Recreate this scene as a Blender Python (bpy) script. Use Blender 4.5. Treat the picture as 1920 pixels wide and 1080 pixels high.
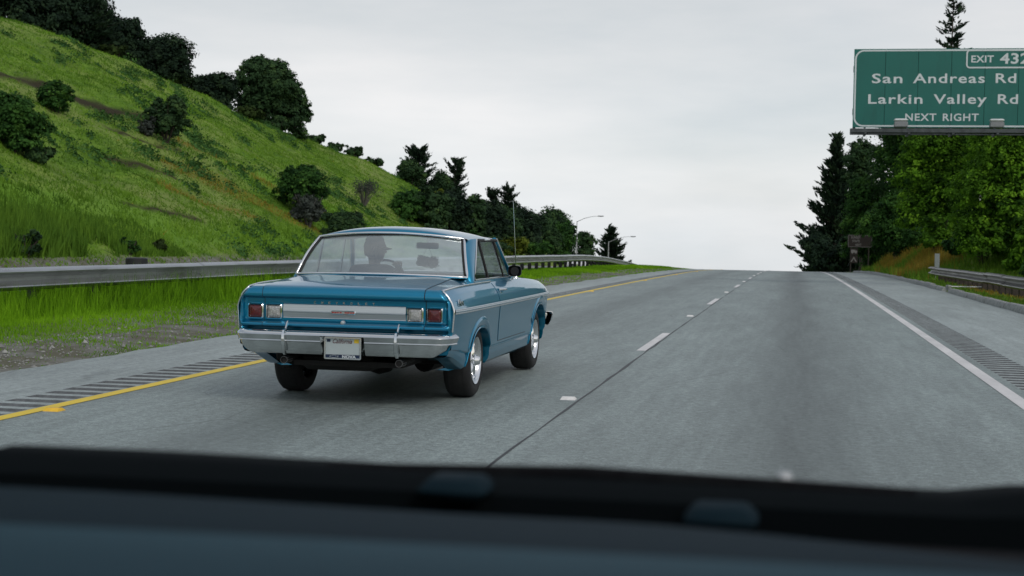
import bpy, math, random
import numpy as np
from mathutils import Vector, Matrix
R = math.radians
for o in list(bpy.data.objects):
    bpy.data.objects.remove(o, do_unlink=True)
scene = bpy.context.scene
COL = scene.collection

# ------------------------------------------------------------------ camera
CAM_H = 1.322
cam = bpy.data.cameras.new('camera')
cam.sensor_width = 36.0
cam.lens = 36.0 * 2766 / 1920
cam.clip_start = 0.05
cam.clip_end = 3000
cam.dof.use_dof = True
cam.dof.focus_distance = 13.5
cam.dof.aperture_fstop = 5.2
cam_ob = bpy.data.objects.new('camera', cam)
COL.objects.link(cam_ob)
_yaw, _pit, _rol = .188, .0342, .0182
_f = Vector((-math.sin(_yaw) * math.cos(_pit), math.cos(_yaw) * math.cos(_pit), -math.sin(_pit)))
_r = Vector((math.cos(_yaw), math.sin(_yaw), 0))
_u = _r.cross(_f)
_r2 = _r * math.cos(_rol) + _u * math.sin(_rol)
_u2 = _u * math.cos(_rol) - _r * math.sin(_rol)
m = Matrix.Identity(4)
for i in range(3):
    m[i][0], m[i][1], m[i][2] = _r2[i], _u2[i], -_f[i]
m[2][3] = CAM_H
cam_ob.matrix_world = m
scene.camera = cam_ob

# ------------------------------------------------------------------ world: overcast sky
SUN_EL, SUN_AZ = 40.0, 140.0      # azimuth: clockwise from +Y
world = bpy.data.worlds.new('World')
scene.world = world
world.use_nodes = True
wt = world.node_tree
wt.nodes.clear()
wo = wt.nodes.new('ShaderNodeOutputWorld')
bg = wt.nodes.new('ShaderNodeBackground')
bg.inputs['Strength'].default_value = 0.1
sky = wt.nodes.new('ShaderNodeTexSky')
sky.sky_type = 'NISHITA'
sky.sun_disc = False
sky.sun_elevation = R(SUN_EL)
sky.sun_rotation = R(SUN_AZ)
sky.dust_density = 2.0
tc = wt.nodes.new('ShaderNodeTexCoord')
sep = wt.nodes.new('ShaderNodeSeparateXYZ')
wt.links.new(tc.outputs['Generated'], sep.inputs[0])
mp = wt.nodes.new('ShaderNodeMapping')
mp.inputs['Scale'].default_value = (1.0, 1.0, 4.5)
mp.inputs['Location'].default_value = (0.35, 0.2, 0.1)
wt.links.new(tc.outputs['Generated'], mp.inputs[0])
nz = wt.nodes.new('ShaderNodeTexNoise')
nz.inputs['Scale'].default_value = 2.6
nz.inputs['Detail'].default_value = 6
nz.inputs['Roughness'].default_value = .55
wt.links.new(mp.outputs[0], nz.inputs['Vector'])
ramp = wt.nodes.new('ShaderNodeValToRGB')
ramp.color_ramp.elements[0].position = .30
ramp.color_ramp.elements[0].color = (5.2, 5.6, 5.85, 1)
ramp.color_ramp.elements[1].position = .66
ramp.color_ramp.elements[1].color = (7.05, 7.05, 7.1, 1)
wt.links.new(nz.outputs['Fac'], ramp.inputs[0])
hz = wt.nodes.new('ShaderNodeMapRange')       # the cloud deck is palest towards the horizon
hz.interpolation_type = 'SMOOTHSTEP'
hz.inputs['From Min'].default_value = 0.0
hz.inputs['From Max'].default_value = 0.20
hz.inputs['To Min'].default_value = 1.24
hz.inputs['To Max'].default_value = 0.98
wt.links.new(sep.outputs['Z'], hz.inputs['Value'])
mulc = wt.nodes.new('ShaderNodeMix'); mulc.data_type = 'RGBA'; mulc.blend_type = 'MULTIPLY'
mulc.inputs[0].default_value = 1.0
wt.links.new(ramp.outputs[0], mulc.inputs[6])
wt.links.new(hz.outputs[0], mulc.inputs[7])
nz2 = wt.nodes.new('ShaderNodeTexNoise')       # thin places where blue shows through
nz2.inputs['Scale'].default_value = 1.5
nz2.inputs['Detail'].default_value = 4
mp2 = wt.nodes.new('ShaderNodeMapping')
mp2.inputs['Scale'].default_value = (1, 1, 2.2)
mp2.inputs['Location'].default_value = (1.7, 0.4, 0.55)
wt.links.new(tc.outputs['Generated'], mp2.inputs[0])
wt.links.new(mp2.outputs[0], nz2.inputs['Vector'])
cov = wt.nodes.new('ShaderNodeMapRange')
cov.interpolation_type = 'SMOOTHSTEP'
cov.inputs['From Min'].default_value = .36
cov.inputs['From Max'].default_value = .56
cov.inputs['To Min'].default_value = .55
cov.inputs['To Max'].default_value = .96
wt.links.new(nz2.outputs['Fac'], cov.inputs['Value'])
mixs = wt.nodes.new('ShaderNodeMix'); mixs.data_type = 'RGBA'
thin = wt.nodes.new('ShaderNodeMapRange')      # the deck is thinner higher up
thin.interpolation_type = 'SMOOTHSTEP'
thin.inputs['From Min'].default_value = .09
thin.inputs['From Max'].default_value = .34
thin.inputs['To Min'].default_value = 1.0
thin.inputs['To Max'].default_value = .74
wt.links.new(sep.outputs['Z'], thin.inputs['Value'])
cm = wt.nodes.new('ShaderNodeMath'); cm.operation = 'MULTIPLY'
wt.links.new(cov.outputs[0], cm.inputs[0]); wt.links.new(thin.outputs[0], cm.inputs[1])
wt.links.new(cm.outputs[0], mixs.inputs[0])
wt.links.new(sky.outputs[0], mixs.inputs[6])
wt.links.new(mulc.outputs[2], mixs.inputs[7])
wt.links.new(mixs.outputs[2], bg.inputs['Color'])
wt.links.new(bg.outputs[0], wo.inputs[0])

sun = bpy.data.lights.new('sun', 'SUN')
sun.energy = 0.75
sun.angle = R(18)
sun.color = (1.0, .965, .91)
sun_ob = bpy.data.objects.new('sun', sun)
COL.objects.link(sun_ob)
az, el = R(SUN_AZ), R(SUN_EL)
sdir = Vector((math.sin(az) * math.cos(el), math.cos(az) * math.cos(el), math.sin(el)))
sun_ob.rotation_euler = sdir.to_track_quat('Z', 'Y').to_euler()
sun_ob.location = (0, 0, 60)

vs = scene.view_settings
vs.view_transform = 'Standard'
vs.look = 'None'
vs.gamma = 1.0
vs.exposure = 0.16
vs.use_curve_mapping = False
scene.cycles.max_bounces = 8
scene.cycles.transparent_max_bounces = 16
scene.cycles.caustics_reflective = False
scene.cycles.caustics_refractive = False

# ------------------------------------------------------------------ helpers
def tag(o, label=None, cat=None, group=None, kind=None):
    if label: o['label'] = label
    if cat: o['category'] = cat
    if group: o['group'] = group
    if kind: o['kind'] = kind
    return o

def empty(name, loc=(0, 0, 0), rz=0, label=None, cat=None, group=None):
    o = bpy.data.objects.new(name, None)
    o.empty_display_size = .3
    COL.objects.link(o)
    o.location = loc
    o.rotation_euler = (0, 0, rz)
    return tag(o, label, cat, group)

def link(name, me, mat=None, parent=None):
    o = bpy.data.objects.new(name, me)
    COL.objects.link(o)
    if mat is not None and len(me.materials) == 0:
        me.materials.append(mat)
    if parent is not None:
        o.parent = parent
    return o

def quick_mesh(name, co, nper, smooth=False, attrs=None):
    """co: (F*nper,3) unshared polygon corners."""
    co = np.asarray(co, np.float32)
    nv = len(co); nf = nv // nper
    me = bpy.data.meshes.new(name)
    me.vertices.add(nv); me.vertices.foreach_set('co', co.ravel())
    me.loops.add(nv); me.loops.foreach_set('vertex_index', np.arange(nv, dtype=np.int32))
    me.polygons.add(nf)
    me.polygons.foreach_set('loop_start', np.arange(0, nv, nper, dtype=np.int32))
    me.update(calc_edges=True)
    for k, a in (attrs or {}).items():
        at = me.attributes.new(k, 'FLOAT', 'FACE')
        at.data.foreach_set('value', np.asarray(a, np.float32))
    return me

class MB:
    def __init__(s): s.v = []; s.f = []; s.mi = []; s.cm = 0
    def add(s, vs_, fs_):
        b = len(s.v)
        s.v += [tuple(map(float, p)) for p in vs_]
        for f in fs_:
            s.f.append(tuple(b + i for i in f)); s.mi.append(s.cm)
        return s
    def box(s, x0, x1, y0, y1, z0, z1, bev=0):
        if bev <= 0:
            vs_ = [(x, y, z) for z in (z0, z1) for y in (y0, y1) for x in (x0, x1)]
            fs_ = [(0, 2, 3, 1), (4, 5, 7, 6), (0, 1, 5, 4), (2, 6, 7, 3), (0, 4, 6, 2), (1, 3, 7, 5)]
            return s.add(vs_, fs_)
        b = min(bev, (x1 - x0) * .49, (y1 - y0) * .49, (z1 - z0) * .49)
        rows = []
        for z, i in ((z0, b), (z0 + b, 0), (z1 - b, 0), (z1, b)):
            c = b - i if False else (b if i == 0 else b)
            e = i
            xs0, xs1, ys0, ys1 = x0 + e, x1 - e, y0 + e, y1 - e
            k = b * .6
            rows.append([(xs0 + k, ys0, z), (xs1 - k, ys0, z), (xs1, ys0 + k, z), (xs1, ys1 - k, z),
                         (xs1 - k, ys1, z), (xs0 + k, ys1, z), (xs0, ys1 - k, z), (xs0, ys0 + k, z)])
        n = 8
        vs_ = [p for r in rows for p in r]
        fs_ = [(j * n + i, j * n + (i + 1) % n, (j + 1) * n + (i + 1) % n, (j + 1) * n + i) for j in range(3) for i in range(n)]
        fs_ += [tuple(range(n - 1, -1, -1)), tuple(range(3 * n, 4 * n))]
        return s.add(vs_, fs_)
    def grid(s, P, close_u=False, close_v=False, flip=False):
        """P[j][i] points"""
        P = np.asarray(P, float); nj, ni = P.shape[:2]
        fs_ = []
        for j in range(nj if close_v else nj - 1):
            for i in range(ni if close_u else ni - 1):
                q = (j * ni + i, j * ni + (i + 1) % ni, ((j + 1) % nj) * ni + (i + 1) % ni, ((j + 1) % nj) * ni + i)
                fs_.append(q[::-1] if flip else q)
        return s.add(P.reshape(-1, 3), fs_)
    def tube(s, pts, rad, n=8, cap=True):
        pts = [Vector(p) for p in pts]
        if not hasattr(rad, '__len__'): rad = [rad] * len(pts)
        rows = []; up = None
        for i, p in enumerate(pts):
            t = (pts[min(i + 1, len(pts) - 1)] - pts[max(i - 1, 0)]).normalized()
            if up is None:
                a = Vector((0, 0, 1)) if abs(t.z) < .9 else Vector((1, 0, 0))
                up = (a - t * a.dot(t)).normalized()
            else:
                up = (up - t * up.dot(t)).normalized()
            w = t.cross(up)
            rows.append([p + (up * math.cos(2 * math.pi * k / n) + w * math.sin(2 * math.pi * k / n)) * rad[i] for k in range(n)])
        b = len(s.v)
        s.grid([[tuple(q) for q in r] for r in rows], close_u=True)
        if cap:
            s.f.append(tuple(b + k for k in range(n - 1, -1, -1))); s.mi.append(s.cm)
            e = b + (len(rows) - 1) * n
            s.f.append(tuple(e + k for k in range(n))); s.mi.append(s.cm)
        return s
    def lathe(s, prof, n=32, axis='x', c=(0, 0, 0)):
        """prof: list of (along axis, radius)"""
        rows = []
        for a, r in prof:
            row = []
            for k in range(n):
                co, si = math.cos(2 * math.pi * k / n) * r, math.sin(2 * math.pi * k / n) * r
                q = {'x': (a, co, si), 'y': (co, a, si), 'z': (co, si, a)}[axis]
                row.append((q[0] + c[0], q[1] + c[1], q[2] + c[2]))
            rows.append(row)
        return s.grid(rows, close_u=True)
    def sweep(s, prof, path, closed=False):
        """prof (n,z) swept along plan path of (x,y,z0, nx,ny)"""
        rows = [[(px + nx * a, py + ny * a, pz + z) for a, z in prof] for px, py, pz, nx, ny in path]
        return s.grid(rows, close_u=closed)
    def build(s, name, mat, parent=None, smooth=35, loc=None):
        me = bpy.data.meshes.new(name)
        me.from_pydata(s.v, [], s.f)
        for mm in (mat if isinstance(mat, (list, tuple)) else [mat]):
            me.materials.append(mm)
        if any(s.mi): me.polygons.foreach_set('material_index', s.mi)
        if smooth:
            me.polygons.foreach_set('use_smooth', [True] * len(me.polygons))
            me.set_sharp_from_angle(angle=R(smooth))
        me.update()
        o = link(name, me, None, parent)
        if loc is not None: o.location = loc
        return o

def bake(o):
    """turn an object with modifiers (or a text curve) into a plain mesh object in place"""
    dg = bpy.context.evaluated_depsgraph_get()
    me = bpy.data.meshes.new_from_object(o.evaluated_get(dg))
    n = bpy.data.objects.new(o.name, me)
    nm = o.name
    mats = [s_.material for s_ in o.material_slots]
    bpy.data.objects.remove(o, do_unlink=True)
    n.name = nm
    COL.objects.link(n)
    if len(me.materials) == 0:
        for mm in mats: me.materials.append(mm)
    return n

def text(name, body, size, mat, parent, loc, rot=(math.pi / 2, 0, 0), width=None, bold=0.0, shear=0, spacing=1.0, extrude=.002, align='LEFT'):
    cu = bpy.data.curves.new(name, 'FONT')
    cu.body = body; cu.size = size; cu.offset = bold; cu.shear = shear
    cu.space_character = spacing; cu.extrude = extrude; cu.align_x = 'LEFT'; cu.resolution_u = 3
    cu.materials.append(mat)
    o = bpy.data.objects.new(name, cu)
    COL.objects.link(o)
    bpy.context.view_layer.update()
    o = bake(o)
    me = o.data
    co = np.empty(len(me.vertices) * 3, np.float32); me.vertices.foreach_get('co', co); co = co.reshape(-1, 3)
    co[:, 0] -= co[:, 0].min()
    w = co[:, 0].max()
    if width: co[:, 0] *= width / w; w = width
    if align == 'CENTER': co[:, 0] -= w / 2
    if align == 'RIGHT': co[:, 0] -= w
    me.vertices.foreach_set('co', co.ravel()); me.update()
    o.parent = parent
    o.location = loc; o.rotation_euler = rot
    return o

# ------------------------------------------------------------------ materials
class NT:
    def __init__(s, name):
        s.m = bpy.data.materials.new(name); s.m.use_nodes = True
        s.t = s.m.node_tree; s.n = s.t.nodes; s.n.clear()
        s.out = s.n.new('ShaderNodeOutputMaterial')
        s.b = s.n.new('ShaderNodeBsdfPrincipled')
        s.t.links.new(s.b.outputs[0], s.out.inputs[0])
        s._tc = None
    def L(s, a, b): s.t.links.new(a, b)
    def set(s, **k):
        for kk, v in k.items():
            i = s.b.inputs[kk.replace('_', ' ')]
            if hasattr(v, 'is_linked') or hasattr(v, 'links'): s.L(v, i)
            else: i.default_value = (*v, 1) if hasattr(v, '__len__') and len(v) == 3 else v
        return s
    def co(s, scale=(1, 1, 1), rot=(0, 0, 0), loc=(0, 0, 0)):
        if s._tc is None: s._tc = s.n.new('ShaderNodeTexCoord')
        mpn = s.n.new('ShaderNodeMapping'); mpn.inputs['Scale'].default_value = scale
        mpn.inputs['Rotation'].default_value = rot; mpn.inputs['Location'].default_value = loc
        s.L(s._tc.outputs['Object'], mpn.inputs[0]); return mpn.outputs[0]
    def noise(s, scale, detail=4, rough=.55, vec=None, out='Fac', dist=0):
        x = s.n.new('ShaderNodeTexNoise'); x.inputs['Scale'].default_value = scale
        x.inputs['Detail'].default_value = detail; x.inputs['Roughness'].default_value = rough
        x.inputs['Distortion'].default_value = dist
        s.L(vec if vec is not None else s.co(), x.inputs['Vector']); return x.outputs[out]
    def voro(s, scale, vec=None, out='Distance', feature='F1'):
        x = s.n.new('ShaderNodeTexVoronoi'); x.feature = feature; x.inputs['Scale'].default_value = scale
        s.L(vec if vec is not None else s.co(), x.inputs['Vector']); return x.outputs[out]
    def rmp(s, val, *stops):
        x = s.n.new('ShaderNodeValToRGB'); e = x.color_ramp.elements
        while len(e) < len(stops): e.new(.5)
        for el_, (p, c) in zip(e, stops):
            el_.position = p; el_.color = (c, c, c, 1) if not hasattr(c, '__len__') else (*c, 1)
        s.L(val, x.inputs[0]); return x.outputs[0]
    def mix(s, f, a, b, mode='MIX'):
        x = s.n.new('ShaderNodeMix'); x.data_type = 'RGBA'; x.blend_type = mode
        for v, i in ((f, 0), (a, 6), (b, 7)):
            if hasattr(v, 'is_linked'): s.L(v, x.inputs[i])
            else: x.inputs[i].default_value = v if i == 0 else (*v, 1)
        return x.outputs[2]
    def math(s, op, a, b=0.0, c=None, clamp=False):
        x = s.n.new('ShaderNodeMath'); x.operation = op; x.use_clamp = clamp
        for v, i in ((a, 0), (b, 1), (c, 2)):
            if v is None: continue
            if hasattr(v, 'is_linked'): s.L(v, x.inputs[i])
            else: x.inputs[i].default_value = v
        return x.outputs[0]
    def bump(s, h, strength=.3, dist=.01):
        x = s.n.new('ShaderNodeBump'); x.inputs['Strength'].default_value = strength
        x.inputs['Distance'].default_value = dist
        s.L(h, x.inputs['Height']); s.L(x.outputs[0], s.b.inputs['Normal']); return s
    def xyz(s):
        if s._tc is None: s._tc = s.n.new('ShaderNodeTexCoord')
        x = s.n.new('ShaderNodeSeparateXYZ'); s.L(s._tc.outputs['Object'], x.inputs[0]); return x.outputs
    def attr(s, name):
        x = s.n.new('ShaderNodeAttribute'); x.attribute_name = name; return x.outputs['Fac']

def simple(name, col, rough=.5, metal=0, var=.12, scale=20, **k):
    n = NT(name)
    lo = tuple(c * (1 - var) for c in col); hi = tuple(min(1, c * (1 + var)) for c in col)
    n.set(Base_Color=n.rmp(n.noise(scale, 3), (.3, lo), (.7, hi)), Roughness=rough, Metallic=metal, **k)
    return n.m

def pavement(name, base, dark_lanes=(), speck=.35, tint=1.0):
    n = NT(name)
    c1 = n.noise(95, 2, .7)
    c2 = n.noise(1.1, 5, .6, n.co((1, .16, 1)))
    c3 = n.noise(28, 3, .6)
    c4 = n.noise(5, 3, .6, n.co((1, .12, 1)))
    col = n.mix(n.rmp(c1, (.25, 0.), (.75, 1.)), tuple(b * (1 - speck) for b in base), tuple(b * (1 + speck) for b in base))
    col = n.mix(1.0, col, n.rmp(c2, (.25, .80), (.75, 1.14)), 'MULTIPLY')
    col = n.mix(1.0, col, n.rmp(c4, (.3, .90), (.7, 1.07)), 'MULTIPLY')
    col = n.mix(1.0, col, n.rmp(c3, (.3, .86), (.7, 1.12)), 'MULTIPLY')
    # pale and dark stones in the aggregate, small pits
    v = n.voro(34)
    sp = n.rmp(v, (.05, 1.), (.12, 0.))
    rnd = n.voro(34, out='Color')
    sel = n.n.new('ShaderNodeSeparateColor'); n.L(rnd, sel.inputs[0])
    pale = n.math('MULTIPLY', sp, n.rmp(sel.outputs[0], (.86, 0.), (.9, 1.)))
    pit = n.math('MULTIPLY', sp, n.rmp(sel.outputs[1], (.86, 0.), (.9, 1.)))
    col = n.mix(n.math('MULTIPLY', pale, .6), col, tuple(min(1, b * 2.0) for b in base))
    col = n.mix(n.math('MULTIPLY', pit, .75), col, tuple(b * .35 for b in base))
    X = n.xyz()[0]
    for cx, w, a in dark_lanes:
        d = n.math('SUBTRACT', X, cx)
        wob = n.math('MULTIPLY_ADD', n.noise(.35, 2, .5, n.co((0, .4, 0))), .5, -.25)
        d = n.math('ADD', d, wob)
        q = n.math('DIVIDE', n.math('MULTIPLY', d, d), -2 * w * w)
        g = n.math('MULTIPLY', n.math('EXPONENT', q), a)
        g = n.math('MULTIPLY', g, n.rmp(n.noise(2.2, 4, .6, n.co((1, .08, 1))), (.25, .55), (.75, 1.)))
        col = n.mix(g, col, tuple(b * .42 for b in base))
    # grainy blotches, worn streaks along the wheel paths, hair cracks
    gv = n.noise(17, 2, .75)
    col = n.mix(1.0, col, n.rmp(gv, (.30, .74), (.70, 1.22)), 'MULTIPLY')
    st = n.noise(11, 3, .6, n.co((1, .05, 1)))
    col = n.mix(1.0, col, n.rmp(st, (.3, .90), (.7, 1.08)), 'MULTIPLY')
    ck = n.voro(.55, n.mix(.06, n.co(), n.noise(3, 3, .6, out='Color')), feature='DISTANCE_TO_EDGE')
    ckm = n.math('MULTIPLY', n.rmp(ck, (.002, 1.), (.006, 0.)), n.rmp(n.noise(.25, 2), (.52, 0.), (.60, .55)))
    col = n.mix(ckm, col, tuple(b_ * .3 for b_ in base))
    oil = n.rmp(n.noise(1.7, 3, .5, n.co((1, .6, 1))), (.66, 0.), (.74, .35))
    col = n.mix(oil, col, tuple(b_ * .5 for b_ in base))
    n.set(Base_Color=col, Roughness=n.rmp(c3, (.2, .52), (.8, .72)))
    n.b.inputs['Specular IOR Level'].default_value = .55
    h = n.math('ADD', n.math('MULTIPLY', c1, .6), n.math('MULTIPLY', n.rmp(v, (0., 0.), (.3, 1.)), .5))
    n.bump(h, .5, .006)
    return n.m

M = {}
M['lane'] = pavement('road_lane', speck=.48, base=(.232, .276, .268), dark_lanes=((0.10, .36, 1.0), (-3.56, .32, .6), (-2.6, .25, .12), (.95, .25, .12), (-.8, .25, .10)))
M['shoulder'] = pavement('shoulder_asphalt', (.312, .355, .348), ((-6.9, .3, .25), (4.5, .22, .3)), .3)
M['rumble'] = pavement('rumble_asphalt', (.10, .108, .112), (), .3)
M['opp'] = pavement('opposite_asphalt', (.19, .195, .2), ((-17.3, .4, .4), (-21, .4, .4)))

def paint_line(name, col, wear=.5):
    n = NT(name)
    w = n.rmp(n.noise(26, 5, .7), (.28, 1.), (.42, 0.))
    w2 = n.rmp(n.noise(2.5, 4, .6, n.co((1, .3, 1))), (.3, .78), (.7, 1.06))
    c = n.mix(1., n.mix(n.math('MULTIPLY', w, wear), col, (.2, .2, .2)), w2, 'MULTIPLY')
    n.set(Base_Color=c, Roughness=.55).bump(n.noise(90, 2), .3, .003)
    return n.m
M['yellow'] = paint_line('yellow_paint', (.84, .60, .025), .45)
M['white'] = paint_line('white_paint', (.72, .70, .69), .6)
M['sealant'] = simple('joint_sealant', (.035, .037, .04), .6, var=.3)
M['concrete'] = None
n = NT('kerb_concrete')
c = n.mix(n.noise(3, 5, .65), (.20, .21, .21), (.40, .41, .40))
c = n.mix(n.math('MULTIPLY', n.rmp(n.noise(9, 4, .7), (.45, 0.), (.62, 1.)), .6), c, (.11, .12, .11))
n.set(Base_Color=c, Roughness=.85).bump(n.noise(45, 4), .5, .01)
M['concrete'] = n.m

def metal_rail(name, a, b, rust, rustamt, met=.75):
    n = NT(name)
    s_ = n.noise(5, 5, .65, n.co((1, .12, 1)))
    c = n.mix(n.rmp(s_, (.3, 0.), (.7, 1.)), a, b)
    rr = n.rmp(n.noise(2.4, 6, .7, n.co((1, .25, 2))), (.5, 0.), (.68, 1.))
    c = n.mix(n.math('MULTIPLY', rr, rustamt), c, rust)
    n.set(Base_Color=c, Metallic=met, Roughness=n.rmp(s_, (.3, .24), (.7, .40))).bump(n.noise(18, 3), .12, .01)
    return n.m
M['galv'] = metal_rail('galvanised_steel', (.30, .31, .32), (.44, .45, .46), (.15, .14, .13), .6)
M['rustrail'] = metal_rail('weathered_rail', (.065, .06, .062), (.125, .112, .115), (.045, .032, .027), .85, .25)
M['woodpost'] = simple('creosoted_post', (.045, .036, .03), .85, var=.4, scale=9)
M['steelpost'] = simple('dark_steel_post', (.022, .022, .024), .8, .1, var=.3)
M['lamppost'] = simple('lamp_post_galvanised', (.42, .43, .44), .5, .3)

def leafmat(name, dark, light, trans=.25, bright=None):
    n = NT(name)
    t = n.attr('tint')
    nz_ = n.noise(.45, 3, .6)
    f = n.math('ADD', n.math('MULTIPLY', t, .75), n.math('MULTIPLY_ADD', nz_, .8, -.28), clamp=True)
    stops = [(0.05, dark), (.75, light)]
    if bright: stops = [(0.05, dark), (.6, light), (1., bright)]
    c = n.rmp(f, *stops)
    n.set(Base_Color=c, Roughness=.75)
    n.b.inputs['Specular IOR Level'].default_value = .08
    tr = n.n.new('ShaderNodeBsdfTranslucent'); n.L(c, tr.inputs[0])
    mx = n.n.new('ShaderNodeMixShader'); mx.inputs[0].default_value = trans
    n.L(n.b.outputs[0], mx.inputs[1]); n.L(tr.outputs[0], mx.inputs[2]); n.L(mx.outputs[0], n.out.inputs[0])
    return n.m
M['leaf_bright'] = leafmat('leaf_spring_green', (.018, .052, .009), (.115, .265, .018), .35, (.30, .54, .04))
M['leaf_mid'] = leafmat('leaf_mid_green', (.011, .036, .011), (.045, .118, .024), .25, (.10, .21, .035))
M['leaf_dark'] = leafmat('leaf_dark_green', (.013, .032, .014), (.040, .084, .032), .18, (.08, .14, .04))
M['leaf_black'] = leafmat('leaf_cypress', (.006, .014, .010), (.021, .042, .022), .12, (.042, .072, .03))
M['leaf_olive'] = leafmat('leaf_olive', (.018, .032, .010), (.045, .075, .018), .2)
M['leaf_grey'] = leafmat('leaf_grey_green', (.030, .038, .034), (.075, .09, .075), .15)
M['leaf_yellow'] = leafmat('leaf_yellow_green', (.05, .08, .012), (.16, .20, .025), .25)
M['bark'] = simple('bark', (.05, .04, .032), .9, var=.4, scale=8)
M['bark_grey'] = simple('bark_grey', (.12, .11, .10), .9, var=.3, scale=8)
M['grass'] = leafmat('grass_blades', (.085, .20, .010), (.21, .43, .015), .34, (.32, .55, .025))
M['grass_hill'] = leafmat('hill_grass_blades', (.070, .155, .018), (.175, .32, .032), .25, (.28, .41, .07))
M['grass_dry'] = leafmat('dry_grass_blades', (.20, .16, .025), (.38, .27, .045), .25)
M['weed'] = leafmat('weed_leaves', (.03, .085, .022), (.08, .18, .045), .2)
M['gravel'] = simple('gravel_stones', (.25, .25, .235), .9, var=.45, scale=6)

# ------------------------------------------------------------------ terrain
def sstep(a, b, x):
    t = np.clip((np.asarray(x, float) - a) / (b - a), 0, 1); return t * t * (3 - 2 * t)
def drop(Y):
    Y = np.clip(np.asarray(Y, float), 0, None)
    a = Y * Y / 18000 + np.clip(Y - 75, 0, None) ** 2 / 12000
    b = 300 * 300 / 18000 + 225 ** 2 / 12000 + (Y - 300) * (600 / 18000 + 450 / 12000)
    return np.where(Y > 300, b, a)
def shift(Y): return -5.0 * sstep(118, 215, Y)          # the road bends left beyond the crest
CREST_Y = [-80, 0, 60, 98, 119, 144, 153, 163, 180, 230, 320, 600]
CREST_H = [21, 20, 19.2, 18.1, 16.1, 13.6, 12.3, 9.0, 6.0, 4.0, 2.5, 2.0]
def ground(X, Y):
    X = np.asarray(X, float); Y = np.asarray(Y, float)
    Xs = X - shift(Y) * sstep(-13, -9, X)
    g = np.full(np.broadcast(X, Y).shape, -.04)
    g = g + .07 * sstep(-7.15, -8.2, Xs) * sstep(-13, -12, Xs) + .10 * sstep(-8.6, -9.6, Xs) * sstep(-12.6, -11.2, Xs)
    C = np.interp(Y, CREST_Y, CREST_H) + np.clip(-58 - X, 0, 60) * .04
    Ls = .6 * (-27.5 - X)
    k = 2.2
    hh = np.clip(.5 + .5 * (C - Ls) / k, 0, 1)
    sm = C * (1 - hh) + Ls * hh - k * hh * (1 - hh)
    bump = (.22 * np.sin(X * .55 + Y * .21) * np.sin(Y * .33 - X * .17) + .12 * np.sin(X * 1.3 - Y * .7) * np.sin(Y * .9 + 1)
            + .35 * np.sin(Y * .11 + X * .08) + .07 * np.sin(X * 2.7 + Y * 1.1) * np.sin(Y * 2.1 - X * .6))
    hill = np.clip(sm + bump * sstep(-29, -34, X), 0, None)
    g = g + np.where(X < -27.2, hill, 0)
    bank = sstep(58, 80, Y) * sstep(132, 114, Y) * np.clip((Xs - 5.5) * .75, 0, 2.6) + sstep(7, 22, Xs) * .6 + .04 * np.sin(X * 2.1 + Y * 1.3) * sstep(5, 6, Xs)
    g = g + np.where(Xs > 4.84, .10 + bank, 0)
    return g - drop(Y)
def gz(x, y): return float(ground(x, y))

def seg_dist(X, Y, ax, ay, bx, by):
    vx, vy = bx - ax, by - ay
    t = np.clip(((X - ax) * vx + (Y - ay) * vy) / (vx * vx + vy * vy), 0, 1)
    return np.hypot(X - ax - t * vx, Y - ay - t * vy), t

def fbm(X, Y, s, seed=0):
    r = np.random.RandomState(seed); out = np.zeros(np.broadcast(X, Y).shape); a = 1.; tot = 0
    for k in range(5):
        for q in range(3):
            th, ph = r.rand() * 6.28, r.rand() * 6.28
            out = out + a / 3 * np.sin((X * np.cos(th) + Y * np.sin(th)) * s * 2 ** k * (1 + .3 * r.rand()) + ph)
        tot += a; a *= .6
    return out / tot * 1.6

SOIL = [(-48.9, 70, -44.3, 86, .8), (-44.3, 86, -42.8, 94, .55), (-43.6, 66, -42.2, 76, .8), (-40.6, 83, -38.6, 90, .3), (-33.2, 68, -31.4, 75, .35), (-37.5, 76, -36, 82, .3)]
DRY = [(-37.3, 84, -31.2, 93, 1.3), (-40.5, 92, -32.6, 100, 1.1), (-34.5, 78, -32, 84, .9), (6.2, 72, 9.5, 90, 2.2), (5.6, 20, 6.4, 64, .5), (6.0, 90, 7.0, 112, .9)]
LUSH = [(-33, 52, -31, 70, 2.5), (-36, 95, -30.5, 112, 2.2), (-30, 70, -29, 100, 1.6)]

def masks(X, Y):
    def acc(L_, k):
        m_ = np.zeros(np.broadcast(X, Y).shape)
        w = fbm(X, Y, .5, k) * .9
        for ax, ay, bx, by, wd in L_:
            d_, _ = seg_dist(X, Y, ax, ay, bx, by)
            m_ = np.maximum(m_, np.clip(1.25 - (d_ + w * wd * .7) / wd, 0, 1))
        return np.clip(m_ * 1.5, 0, 1)
    return acc(SOIL, 3), acc(DRY, 5), acc(LUSH, 9)

xs = np.concatenate([np.linspace(-420, -80, 18, endpoint=False), np.linspace(-80, -27, 107, endpoint=False), np.linspace(-27, -12.5, 16, endpoint=False),
                     np.linspace(-12.5, -6.8, 24, endpoint=False), np.linspace(-6.8, 4.4, 8, endpoint=False), np.array([4.4, 4.6, 4.8, 4.85, 4.9]),
                     np.linspace(5.1, 16, 30, endpoint=False), np.linspace(16, 420, 28)])
ys = np.concatenate([np.linspace(-60, 6, 12, endpoint=False), np.linspace(6, 60, 80, endpoint=False), np.linspace(60, 190, 220, endpoint=False), np.linspace(190, 620, 44)])
GX, GY = np.meshgrid(xs, ys)
GZ = ground(GX, GY)
mb = MB(); mb.grid(np.stack([GX, GY, GZ], -1))
n = NT('ground_soil_and_turf')
big = n.noise(.10, 4, .6)
streak = n.noise(1.0, 6, .66, n.co((1.0, .22, 1.0), (0, 0, .12)), dist=.6)
fine = n.noise(7, 4, .7)
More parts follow.
